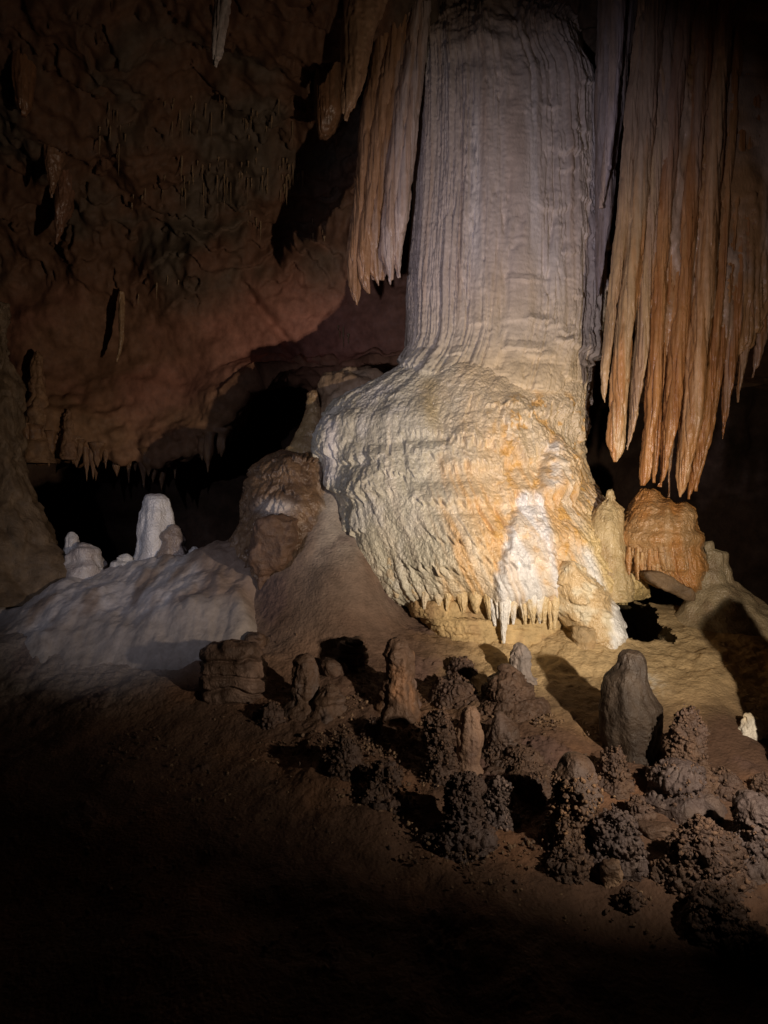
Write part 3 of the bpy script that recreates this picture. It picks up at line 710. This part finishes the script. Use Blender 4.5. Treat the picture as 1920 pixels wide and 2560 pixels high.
hanging('stalactite', 'dim brown tongue of stone hanging below the two lobed stalactite', 'stalactite', [(390, 150, 190), (450, 146, 190), (520, 140, 180), (560, 138, 160), (610, 138, 142)], 8.7, .16, (0.2, 0.10, 0.06), (0.15, 0.08, 0.05), 17)
hanging('wall_streak', 'thin pale calcite streak running down the brown left wall', 'calcite streak', [(730, 300, 310), (780, 298, 310), (850, 299, 309), (880, 294, 303), (905, 290, 294)], 9.28, .05, (0.34, 0.22, 0.12), (0.26, 0.16, 0.09), 19)

# lip stalactites along the overhanging wall: individuals sharing three meshes
def cone_mesh(seed, nth=14, nz=22):
    t = np.linspace(0, 1, nz); th = np.linspace(0, 2 * np.pi, nth, endpoint=False)
    r = (1 - t) ** 0.75 * (1 + 0.25 * np.sin(t * 9 + seed)) + 0.03
    X = r[:, None] * np.cos(th); Y = r[:, None] * np.sin(th); Z = np.repeat(-t[:, None], nth, 1)
    p = np.stack([X, Y, Z], -1).reshape(-1, 3)
    q = np.stack([np.tile(np.cos(th), nz), np.tile(np.sin(th), nz)], -1)
    k = 1 + 0.25 * fbm(np.stack([q[:, 0] * 2, q[:, 1] * 2, p[:, 2] * 2], -1) + seed * 5, 2)
    p[:, :2] *= k[:, None]
    p[:, 0] += 0.25 * np.sin(-p[:, 2] * 2 + seed)
    v = np.vstack([p, [[p[-1, 0], p[-1, 1], -1.03]]])
    i = np.arange(nth); j = (i + 1) % nth
    t2 = np.stack([np.full(nth, nz * nth), (nz - 1) * nth + j, (nz - 1) * nth + i], -1)
    c = mixc(solid((0.25, 0.14, 0.07), len(v)), (0.17, 0.09, 0.05), sstep(-.3, .4, fbm(v * 3 + seed, 2)))
    return mesh_from('stalactite', v, grid_quads(nz, nth, True), t2, c if nth > 10 else solid((0.27, 0.18, 0.10), len(v)), M_CURT)
lip_meshes = [cone_mesh(s) for s in (1, 2, 3, 4)]
def hang_copy(name, me, anchor, w, l, label, cat, group):
    o = bpy.data.objects.new(name, me); COL.objects.link(o)
    o.location = anchor; o.scale = (w, w, l); o.rotation_euler = (0, 0, random.uniform(0, 6.28))
    return tag(o, label, cat, group)
lr = np.random.default_rng(21)
lip_line = lambda x: np.interp(x, [60, 120, 200, 300, 400, 470, 540, 600, 660], [1085, 1110, 1130, 1150, 1155, 1140, 1105, 1090, 1130])
x = 75
while x < 600:
    a = on_wall(x, lip_line(x) - 20)
    w = lr.uniform(8, 20) * K * 9.5; l = lr.uniform(40, 105) * K * 9.5
    hang_copy('stalactite', lip_meshes[int(lr.integers(4))], (a[0], a[1] - .02 + lr.uniform(-.05, .1), a[2] + .06), w, l, 'short brown stalactite of the wall lip row ' + ('left of the white stalagmite' if x < 330 else 'above the white stalagmite' if x < 440 else 'between the white stalagmite and the brown shoulder'), 'stalactite', 'short stalactites along the lip of the back wall')
    x += lr.uniform(9, 24)

# soda straws under the rough ceiling
straw_meshes = [cone_mesh(s, 7, 8) for s in (5, 6, 7)]
clusters = [(560, 760, 400, 480, 40), (400, 640, 240, 330, 20), (240, 330, 260, 400, 14), (410, 560, 400, 480, 16), (620, 790, 250, 380, 14), (330, 420, 460, 520, 5), (620, 660, 520, 560, 4), (770, 830, 540, 600, 6), (230, 480, 690, 760, 4), (840, 880, 800, 850, 4)]
where = ['in the dense cluster just left of the fluted drapery shadow', 'around the rough bosses at the middle of the dark ceiling', 'in the loose group below the left end of the rough ceiling', 'under the lowest edge of the ceiling bosses', 'in the sparse group beside the broad blunt hanging rock', 'on the bare wall under the left ceiling edge', 'in the pair below the dense ceiling cluster', 'in the shadow left of the fluted drapery tips', 'on the brown wall beside the thin calcite streak', 'on the reddish wall near the column flank']
for kk, (x0, x1, y0, y1, n) in enumerate(clusters):
    for i in range(n):
        sx, sy = lr.uniform(x0, x1), lr.uniform(y0, y1)
        a = on_wall(sx, sy)
        w = lr.uniform(1.6, 3.2) * K * a[1]; l = (12 + 55 * lr.uniform() ** 2) * K * a[1]
        hang_copy('soda_straw', straw_meshes[i % 3], (a[0], a[1] - 0.03, a[2] + 0.02), w, l, 'thin soda straw ' + where[kk], 'soda straw', 'soda straws under the rough ceiling')

# ---------------------------------------------------------------- stalagmites
def popcorn(p, nn, count, size, c1, c2, seed, mask=None):
    """crust of small knobbly coral-like knobs grown on a surface"""
    r = np.random.default_rng(seed)
    idx = np.arange(len(p)) if mask is None else np.nonzero(mask)[0]
    ico = _ICO
    V = []; F = []; C = []
    for k, i in enumerate(r.choice(idx, count)):
        m = r.integers(1, 4)
        base = p[i]; nrm = nn[i] + np.array([0, 0, 0.25]); nrm /= np.linalg.norm(nrm) + 1e-9
        for j in range(m):
            s = size * (0.35 + 1.0 * r.uniform() ** 2) * (0.85 ** j)
            jit = r.normal(size=3) * size * 0.8
            ctr = base + nrm * (s * 0.15 + j * size * 0.55) + jit * (0.3 + 0.35 * j)
            sc3 = s * r.uniform(0.7, 1.25, 3)
            v = ico * sc3[None, :] * (1 + 0.30 * r.normal(size=(len(ico), 1)).clip(-1.4, 1.4))
            F.append(_ICOF + sum(map(len, V)) if False else _ICOF + len(ico) * len(V)); V.append(v + ctr)
            C.append(np.repeat((np.asarray(c1) + (np.asarray(c2) - np.asarray(c1)) * r.uniform(0, 1))[None, :], len(ico), 0))
    return np.vstack(V), np.zeros((0, 4), int), np.vstack(F), np.vstack(C), M_CORAL

import bmesh as _bm
_b = _bm.new(); _bm.ops.create_icosphere(_b, subdivisions=2, radius=1.0)
_b.verts.ensure_lookup_table()
_ICO = np.array([v.co[:] for v in _b.verts]); _ICOF = np.array([[v.index for v in f.verts] for f in _b.faces]); _b.free()

DB1 = (0.078, 0.048, 0.033); DB2 = (0.100, 0.061, 0.040); PU1 = (0.088, 0.065, 0.060); PU2 = (0.112, 0.081, 0.068); CO1 = (0.085, 0.055, 0.043); CO2 = (0.165, 0.102, 0.067)

def crust(p, zone, zb, zt, size, sd):
    f = (p[:, 2] - zb) / (zt - zb)
    lo, hi = zone if zone is not None else (-0.3, 1.3)
    m = sstep(lo - .12, lo + .05, f) * sstep(hi + .08, hi - .12, f)
    b = np.abs(perlin(p * (0.5 / size) + sd)) + 0.55 * np.abs(perlin(p * (1.1 / size) + sd * 2))
    return m * (size * 1.9 * (b - 0.15) + size * 1.2 * fbm(p * 9 + sd, 2))

def lumpy(q, p):
    return tiers(q, p, 0.5, 4.5, 0.05, 4, 0.3) + 0.02 * fbm(p * 8, 3)

def mite(name, label, cat, l, r, t, b, c1=DB1, c2=DB2, coral=0, size=0.017, zone=None, rows=None, d=None, top=0.35, flare=1.4, lean=0.0, lump=0.11, group=None, mat=M_MITE, nth=None, depth=1.0, cc=(CO1, CO2), body='body', waist=0.0, extra=None):
    dd = d if d is not None else floor_at((l + r) / 2, b)
    rows = rows or mite_rows(l, r, t, b, top, flare, lean, waist)
    size_m = (r - l) * K * dd
    nth = nth or int(np.clip((r - l) * 1.0, 40, 120)); nz = int(np.clip((b - t) * 0.75, 36, 130))
    if coral: nth, nz = int(nth * 1.5), int(nz * 1.3); coral = int(coral * 1.0)
    sd = l * 0.137 + t * 0.071
    zt_ = (1280 - t) * K * dd
    rd = [max(0.012, (q[2] - q[1]) / 2 * K * dd * depth) for q in rows]
    dat, base, (p, nn) = loft(rows, dd, nth, nz, rd, lambda q, pp: lump * (size_m * 1.3 * fbm(pp * (1.3 / max(size_m, .05)) + sd, 2)) + 0.004 * fbm(pp * 24 + sd, 3) + 0.07 * size_m * fbm(ring(q, 1.6, pp[:, 2], 2.0) + sd, 2) * sstep(zt_, zt_ - 0.45 * size_m - 0.03, pp[:, 2]) + (0.016 * (np.abs(perlin(pp * 17 + sd)) - 0.2) - 0.012 * sstep(0.25, 0.6, perlin(pp * 30 + sd)) if mat is M_MITE else 0) * (0.35 if ' smooth ' in label else 1) + (extra(q, pp) if extra else 0) + (crust(pp, zone, (1280 - b) * K * dd, (1280 - t) * K * dd, size, sd) if coral else 0),
                              mix_col(c1, c2, 7, sd), mat)
    ztop = dat[0][:, 2].max()
    bz = (1280 - b) * K * dd
    base = np.array([(l + r - 1920) / 2 * K * dd, dd, bz])
    if coral:
        th = thing(name, label, cat, base, group)
        put(body, dat, base, th)
        frac = (p[:, 2] - bz) / max(ztop - bz, 1e-3)
        m = (frac > -0.12) & (nn[:, 1] < 0.75)
        if zone is not None: m &= (frac > zone[0]) & (frac < zone[1])
        pc = put('popcorn', popcorn(p, nn, coral, size * 0.62, cc[0], cc[1], int(abs(sd) * 10) % 9999, m), base, th)
        pc['kind'] = 'stuff'
        return th
    return tag(put(name, dat, base), label, cat, group)

mite('stalagmite', 'tall smooth brown stalagmite with rounded head standing on the lit clay bench', 'stalagmite', 1500, 1648, 1624, 1867, (0.036, 0.025, 0.018), (0.052, 0.037, 0.026), lump=0.06,
     rows=[(1624, 1568, 1590), (1627, 1556, 1602), (1640, 1548, 1614), (1660, 1545, 1619), (1680, 1530, 1622), (1698, 1512, 1624), (1730, 1503, 1632), (1765, 1502, 1646), (1800, 1502, 1650), (1835, 1504, 1650), (1867, 1508, 1644), (1930, 1500, 1650)], depth=0.9)
mite('stalagmite', 'knobbly popcorn crusted stalagmite right of the tall smooth brown one', 'stalagmite', 1672, 1764, 1778, 1958, CO1, DB2, 230, 0.016, depth=1.0)
mite('stump', 'squat smooth stump below the popcorn crusted stalagmite with a crusted right side', 'stalagmite', 1628, 1772, 1895, 1992, PU1, PU2, 70, 0.015, (0.1, 0.95), top=.5)
mite('stalagmite', 'small white domed stalagmite at the right edge of the lit clay', 'stalagmite', 1846, 1898, 1783, 1832, (0.72, 0.68, 0.58), (0.62, 0.52, 0.36), top=.7)
mite('stalagmite', 'big dark mauve stalagmite cut off by the right picture edge', 'stalagmite', 1828, 1965, 1972, 2160, PU1, PU2, 90, 0.013, (0.0, 0.7), top=.4)
mite('popcorn_mound', 'low mound covered in dark popcorn knobs in front of the mauve stalagmite', 'popcorn mound', 1664, 1842, 2044, 2190, CO1, DB1, 330, 0.018, top=.7, depth=.8)
mite('stalagmite', 'stalagmite with smooth brown cap and tan popcorn crust below, middle of the slope', 'stalagmite', 1376, 1490, 1890, 2104, DB2, PU2, 300, 0.016, (-.12, .80), cc=(CO1, (0.30, 0.18, 0.10)), top=.3)
mite('popcorn_mound', 'round dark mauve popcorn ball right below the brown capped crusted stalagmite', 'popcorn mound', 1480, 1594, 2026, 2152, PU1, PU2, 190, 0.017, top=.6, cc=(PU1, PU2))
mite('stalagmite', 'slim smooth brown stalagmite beside a popcorn crusted twin', 'stalagmite', 1140, 1208, 1762, 1945, (0.16, 0.10, 0.075), (0.22, 0.14, 0.095), lump=.05, top=.22)
mite('stalagmite', 'popcorn crusted dark stalagmite touching the left side of the slim smooth one', 'stalagmite', 1066, 1140, 1780, 1945, CO1, DB1, 200, 0.015, top=.3)
mite('popcorn_mound', 'dark popcorn cluster below the slim smooth stalagmite', 'popcorn mound', 1104, 1212, 1940, 2086, CO1, PU1, 230, 0.016, top=.4, cc=(CO1, PU2))
mite('popcorn_mound', 'mauve grey popcorn patch right of the dark cluster below the slim stalagmite', 'popcorn mound', 1212, 1284, 1952, 2050, PU1, PU2, 120, 0.014, top=.6, cc=(PU1, (0.26, 0.19, 0.16)))
mite('stalagmite', 'broad smooth dome right behind the slim smooth stalagmite', 'stalagmite', 1212, 1296, 1780, 1896, DB1, PU2, 30, .014, (-.1, .5), top=.55)
mite('stalagmite', 'small grey stalagmite standing on a brown mound below the column foot', 'stalagmite', 1270, 1330, 1608, 1700, (0.20, 0.17, 0.155), (0.26, 0.21, 0.18), top=.35)
mite('clay_mound', 'rounded brown clay mound under the small grey stalagmite', 'mound', 1206, 1332, 1664, 1762, DB1, DB2, 40, .013, (-.1, .6), top=.7)
mite('stalagmite', 'tall brown stalagmite with rusty stains left of the middle of the slope', 'stalagmite', 950, 1036, 1592, 1788, DB2, (0.26, 0.14, 0.075), lump=.08, top=.3)
mite('stalagmite', 'short dark smooth stalagmite leaning on the rusty stained one', 'stalagmite', 984, 1042, 1676, 1756, (0.12, 0.085, 0.07), (0.16, 0.11, 0.09), top=.4)
mite('clay_dome', 'flat crusted dome between the broad smooth dome and the brown capped stalagmite', 'mound', 1246, 1356, 1874, 1926, DB1, DB2, 60, .013, top=.8)
mite('popcorn_mound', 'small popcorn cluster at the foot of the tall smooth stalagmite', 'popcorn mound', 1500, 1570, 1876, 1962, CO1, DB2, 110, .014, top=.6)
mite('popcorn_mound', 'popcorn cluster on the slope left of the slim smooth stalagmite', 'popcorn mound', 918, 1004, 1916, 1992, CO1, DB1, 110, .016, top=.6)
mite('popcorn_mound', 'little knob of popcorn above the left popcorn cluster', 'popcorn mound', 910, 956, 1798, 1846, CO1, DB2, 40, .013, top=.6)
mite('stalagmite', 'leaning stubby stalagmite with a rounded head left of the rusty one', 'stalagmite', 722, 798, 1634, 1776, DB2, PU2, lump=.05, top=.25, lean=.25)
mite('clay_dome', 'smooth brown dome at the foot of the leaning stubby stalagmite', 'mound', 776, 858, 1710, 1782, DB2, PU2, top=.7)
mite('popcorn_mound', 'small popcorn lump below the smooth brown dome', 'popcorn mound', 820, 905, 1838, 1920, CO1, DB1, 80, .014, top=.7)
mite('stalagmite', 'white stalagmite rising alone before the black recess on the left', 'stalagmite', 341, 437, 1235, 1396, (0.66, 0.65, 0.66), (0.56, 0.54, 0.54), d=7.75, top=.35, lump=.05, mat=M_FLOW,
     rows=[(1235, 378, 398), (1239, 366, 410), (1250, 363, 419), (1268, 360, 421), (1282, 351, 430), (1310, 348, 433), (1335, 341, 436), (1375, 340, 438), (1398, 334, 444), (1430, 330, 450)])
mite('stalagmite', 'small brownish stalagmite leaning on the right side of the white one', 'stalagmite', 396, 466, 1312, 1392, (0.22, 0.175, 0.155), (0.28, 0.23, 0.21), d=7.68, top=.5, mat=M_FLOW)
mite('stalagmite', 'white rounded knob on the bank beside the dark left column', 'stalagmite', 156, 200, 1330, 1395, (0.58, 0.56, 0.55), (0.48, 0.44, 0.42), d=7.7, top=.4, mat=M_FLOW)
mite('flowstone_dome', 'low lumpy white knob on the bank right of the tall rounded knob', 'flowstone', 165, 250, 1350, 1412, (0.55, 0.52, 0.51), (0.42, 0.37, 0.35), d=7.6, top=.7, mat=M_FLOW)
mite('flowstone_dome', 'tiny white dome on the bank crest left of the white stalagmite', 'flowstone', 288, 332, 1384, 1404, (0.6, 0.58, 0.57), (0.5, 0.48, 0.46), d=7.6, top=.9, mat=M_FLOW)
mite('flowstone_dome', 'tiny white dome on the bank crest right of the white stalagmite', 'flowstone', 466, 504, 1366, 1388, (0.6, 0.58, 0.57), (0.5, 0.48, 0.46), d=7.6, top=.9, mat=M_FLOW)
mite('flowstone_dome', 'tiny white nub on the bank below the white stalagmite', 'flowstone', 414, 438, 1406, 1424, (0.62, 0.6, 0.59), (0.5, 0.48, 0.46), d=7.35, top=.9, mat=M_FLOW)

# left edge column and the stalagmites on the wall lip
mite('cave_column', 'lumpy brown cave column at the left picture edge', 'column', -70, 140, 1075, 1460, (0.11, 0.075, 0.045), (0.15, 0.105, 0.065), d=7.6, lump=.14, extra=lumpy,
     rows=[(760, -30, 20), (860, -32, 24), (1000, -45, 34), (1075, -60, 56), (1100, -70, 70), (1180, -80, 74), (1260, -80, 66), (1300, -90, 90), (1350, -100, 130), (1400, -110, 165), (1440, -120, 180), (1500, -120, 190)])
mite('stalagmite', 'dim slender stalagmite on the wall ledge above the left edge column', 'stalagmite', 76, 114, 876, 1010, (0.24, 0.14, 0.075), (0.18, 0.1, 0.06), d=9.35, top=.3)
mite('stalagmite', 'dim thick stalagmite base beneath the slender one on the wall ledge', 'stalagmite', 66, 118, 990, 1110, (0.22, 0.13, 0.07), (0.17, 0.1, 0.06), d=9.3, top=.4)
mite('stalagmite', 'dim stubby stalagmite on the wall ledge right of the slender one', 'stalagmite', 158, 184, 1024, 1110, (0.24, 0.14, 0.08), (0.18, 0.1, 0.06), d=9.3, top=.4)

# right hand stalagmites under the curtain
mite('stalagmite', 'cream stalagmite with a small nipple top between column and orange mound', 'stalagmite', 1478, 1550, 1224, 1420, (0.52, 0.40, 0.21), (0.44, 0.31, 0.15), d=6.75, extra=lambda q, p: lobes(q, p, .3, 40, .03, .10, .03, 4, -1, .3, 1.5), mat=M_FLOW, lump=.05,
     rows=[(1224, 1522, 1530), (1228, 1516, 1535), (1250, 1515, 1537), (1258, 1504, 1543), (1276, 1486, 1554), (1310, 1474, 1560), (1360, 1468, 1562), (1420, 1462, 1568), (1500, 1460, 1580)])
om = thing('flowstone_mound', 'orange flowstone mound with a drip fringe directly under the curtain tips', 'flowstone', wp(1640, 1460, 6.8))
def om_disp(q, p):
    px, py = proj(p); z = p[:, 2]
    h = 0.03 * fbm(p * 3, 2) + lobes(q, p, .4, 30, .05, .16, .03, 5, -.9, .35, 1.0) + lobes(q, p, .4, 200, .015, .04, .014, 6, -.5, .35, 2.0) + .005 * fbm(p * 30, 2)
    band = sstep(1358, 1372, py + 10 * fbm(p * 5, 2))
    h += band * flutes(q, p, .42, 22, .9, .075, 7, .12) + band * flutes(q, p, .42, 36, 1.6, .03, 9, .12)
    h += 0.03 * sstep(1325, 1345, py) * sstep(1372, 1350, py)
    for cx, top, hw in ((1700, 1262, 16), (1665, 1244, 14), (1722, 1266, 13)):
        h += 0.07 * np.exp(-((px - cx) / hw) ** 2) * sstep(1360, 1275, py) * sstep(1240, 1275, py)
    return h
dat, base, _ = loft([(1222, 1608, 1630), (1226, 1600, 1640), (1240, 1588, 1652), (1258, 1576, 1668), (1280, 1566, 1704), (1300, 1558, 1722), (1340, 1550, 1740), (1390, 1551, 1752), (1430, 1560, 1754), (1462, 1610, 1744), (1476, 1655, 1738)], 6.85, 230, 170, [.06, .12, .17, .22, .28, .32, .36, .38, .37, .34, .28],
                    om_disp, mix_col((0.46, 0.215, 0.065), (0.42, 0.25, 0.11), 5, 3), M_FLOW, dz=6.6)
put('mound_body', dat, base, om)
for (l, r, t, b, dd) in ((1684, 1734, 1260, 1360, 6.78), (1656, 1684, 1243, 1330, 6.75), (1712, 1742, 1274, 1370, 6.72)):
    dat, base, _ = loft(mite_rows(l, r, t, b, .3), dd, 50, 50, [max(.01, (q_[2] - q_[1]) / 2 * K * dd) for q_ in mite_rows(l, r, t, b, .3)], lambda q, p: .012 * fbm(p * 9, 3) + .004 * fbm(p * 30, 2), mix_col((0.46, 0.215, 0.065), (0.42, 0.25, 0.11), 5, 3), M_FLOW)
    put('knob', dat, base, om)
r_ = np.random.default_rng(8)
for i, x in enumerate(np.cumsum(r_.uniform(7, 21, 13)) + 1560):
    yb = 1440 + 10 * math.sin(i * 2.1) + max(0, (x - 1620) * 0.34)
    yt = 1366 + r_.uniform(-4, 24); k_ = r_.uniform(.55, 1.3)
    dat, base, _ = loft([(yt, x - 3 * k_, x + 3 * k_), (yt + 30, x - 6 * k_, x + 6 * k_), (1425, x - 5 * k_, x + 4 * k_), (yb + r_.uniform(-12, 10), x - 1, x + 1)], 6.55 + 0.10 * ((x - 1655) / 90) ** 2, 18, 30, .035, drip_disp(.04, 60, .004, i), mix_col((0.48, 0.24, 0.09), (0.56, 0.36, 0.17), 9, i), M_FLOW)
    put('stalactite', dat, dat[0][-2], om)
mite('stalagmite', 'cream double headed stalagmite on the clay crest right of the orange mound', 'stalagmite', 1762, 1826, 1356, 1480, (0.42, 0.33, 0.2), (0.34, 0.25, 0.15), d=6.9, mat=M_FLOW,
     rows=[(1354, 1764, 1778), (1358, 1759, 1783), (1372, 1757, 1786), (1377, 1757, 1812), (1384, 1756, 1819), (1420, 1752, 1824), (1455, 1742, 1832), (1485, 1722, 1872), (1530, 1694, 1935), (1600, 1650, 2020)], depth=.8)
mite('stalagmite', 'thick tan stalagmite standing at the right of the lamp lit slope, outside the view', 'stalagmite', 1955, 2070, 1523, 1930, DB2, PU2, d=4.6, top=.2)

# ---------------------------------------------------------------- rocks
def rock(name, label, cat, l, r, t, b, c1, c2, d=None, seed=1, sup=3.2, strata=0, depth=.8, group=None, mat=M_MITE, rows=None, am=.12):
    dd = d if d is not None else floor_at((l + r) / 2, b)
    hgt = b - t; cx = (l + r) / 2; hw = (r - l) / 2
    rows = rows or [(t, cx - hw * .6, cx + hw * .5), (t + hgt * .05, cx - hw * .82, cx + hw * .78), (t + hgt * .2, l, r - hw * .1), (t + hgt * .6, l + hw * .03, r), (b, l + hw * .1, r - hw * .05), (b + hgt * .3 + 10, l + hw * .1, r)]
    sz = (r - l) * K * dd
    def dp(q, p):
        h_ = am * sz * fbm(p * (2.0 / sz) + seed, 3) + .006 * fbm(p * 26 + seed, 3)
        if strata:
            t_ = p[:, 2] * strata + .5 * fbm(p * 4, 2); f_ = t_ - np.floor(t_)
            h_ += .030 * sstep(0, .18, f_) * sstep(1, .82, f_)
        return h_
    n = int(np.clip((r - l), 40, 110))
    dat, base, _ = loft(rows, dd, n, int(np.clip(hgt * .8, 30, 100)), [(q[2] - q[1]) / 2 * K * dd * depth for q in rows], dp, mix_col(c1, c2, 6, seed), mat, sup=sup)
    return tag(put(name, dat, np.array([base[0], dd, (1280 - b) * K * dd])), label, cat, group)

rock('boulder', 'brown double lobed boulder standing on the apron left of the column', 'boulder', 622, 736, 1293, 1437, (0.10, 0.06, 0.04), (0.13, 0.078, 0.052), seed=3,
     rows=[(1294, 705, 730), (1300, 640, 741), (1325, 632, 740), (1360, 626, 738), (1400, 622, 728), (1430, 634, 700), (1440, 645, 680), (1480, 650, 676)])
rock('layered_stump', 'low dark rock stump with horizontal layers on the slope below the bank', 'rock', 514, 650, 1612, 1728, DB1, (0.18, 0.12, 0.09), seed=5, strata=9.5)
rock('rock', 'small angular brown stone on the slope above the layered stump', 'rock', 610, 664, 1584, 1620, DB2, PU2, seed=7)
rock('rock', 'angular stone pile with layered face left of the rusty stalagmite', 'rock', 856, 912, 1604, 1664, DB2, PU2, seed=9, strata=18)
rock('rock', 'flat brown stone beside the leaning stubby stalagmite', 'rock', 800, 870, 1650, 1690, DB1, DB2, seed=13)
rock('rock_slab', 'tilted grey brown slab roofing the dark hollow beside the column foot', 'rock', 1600, 1752, 1432, 1482, (0.17, 0.11, 0.06), (0.13, 0.085, 0.05), d=6.5, seed=15, sup=5.0, am=.05, depth=.5,
     rows=[(1426, 1626, 1640), (1431, 1608, 1664), (1450, 1618, 1696), (1470, 1646, 1726), (1488, 1684, 1734), (1500, 1712, 1732)])
rock('rock', 'small pointed clay stone at the foot of the caramel lobe', 'rock', 1432, 1490, 1565, 1612, (0.40, 0.29, 0.16), (0.34, 0.23, 0.12), seed=17, sup=2)
rock('rock', 'brown stone lump with a pale shard below the mauve popcorn ball', 'rock', 1500, 1552, 2152, 2208, DB2, (0.3, 0.2, 0.13), seed=19)
rock('rock', 'low brown stone in the dim right foreground', 'rock', 1600, 1680, 2060, 2090, DB1, DB2, seed=23)

# popcorn patches low on the slope
for (l, r, t, b, n, lab) in [(1366, 1480, 2112, 2166, 90, 'low popcorn patch right below the brown capped crusted stalagmite'), (1546, 1604, 2222, 2256, 40, 'small isolated popcorn clump low on the dim slope'),
                             (1724, 1864, 2226, 2326, 150, 'jagged popcorn clump in the lower right foreground'), (1862, 1910, 2318, 2372, 50, 'small popcorn clump below the jagged clump at lower right'),
                             (1866, 1915, 2404, 2436, 40, 'lowest small popcorn clump near the lower right corner'), (1662, 1696, 2198, 2222, 20, 'tiny dark popcorn nub below the popcorn mound'),
                             (1562, 1632, 1996, 2050, 70, 'popcorn patch between the squat stump and the popcorn ball'), (1300, 1372, 1940, 1990, 50, 'popcorn rubble left of the brown capped crusted stalagmite'),
                             (1780, 1850, 1930, 1975, 60, 'popcorn rubble right of the squat smooth stump'), (1885, 1935, 1940, 1985, 40, 'popcorn nub at the right edge above the mauve stalagmite'),
                             (1080, 1200, 1690, 1745, 80, 'crumbly popcorn patch right of the rusty stained stalagmite'), (1120, 1190, 1640, 1680, 50, 'small popcorn rubble heap above the crumbly patch'),
                             (640, 720, 1765, 1800, 50, 'popcorn rubble below the layered stump')]:
    mite('popcorn_mound', lab, 'popcorn mound', l, r, t, b, CO1, DB1, n, .014, top=.8, flare=1.05)

# loose crumbs and broken popcorn strewn over the slope
r = np.random.default_rng(77)
V = []; F = []; C = []
tries = 0
while len(V) < 2600 and tries < 60000:
    tries += 1
    x, y = r.uniform(-1.8, 2.4), r.uniform(3.3, 6.3)
    w = math.exp(-((x - 0.35 - 0.25 * (5 - y)) / 1.0) ** 2 - ((y - 4.8) / 0.8) ** 2)
    cl = float(fbm(np.array([[x * 2.2, y * 2.2, 4.0]]), 2)[0])
    if y > 5.5 + 0.5 * (0.6 - x) or r.uniform() > (0.12 + w) * (1 if cl > 0.05 else 0.12): continue
    s_ = 0.004 + 0.008 * r.uniform() ** 3
    z = float(floor_smooth(np.array([x]), np.array([y]))[0])
    v = _ICO[:12] if False else _ICO
    v = v * (s_ * r.uniform(.6, 1.3, 3))[None, :] * (1 + .3 * r.normal(size=(len(_ICO), 1)).clip(-1.4, 1.4))
    F.append(_ICOF + len(_ICO) * len(V)); V.append(v + np.array([x, y, z + 0.03 * w + 0.5 * s_]))
    cc = np.array(CO1) + (np.array((0.27, 0.18, 0.11)) - np.array(CO1)) * r.uniform()
    C.append(np.repeat(cc[None, :], len(_ICO), 0))
cr = put('clay_crumbs', (np.vstack(V), np.zeros((0, 4), int), np.vstack(F), np.vstack(C), M_CORAL), (0.4, 4.8, -1.5))
cr['kind'] = 'stuff'; cr['label'] = 'loose clay crumbs and broken popcorn strewn over the brown slope'; cr['category'] = 'crumbs'
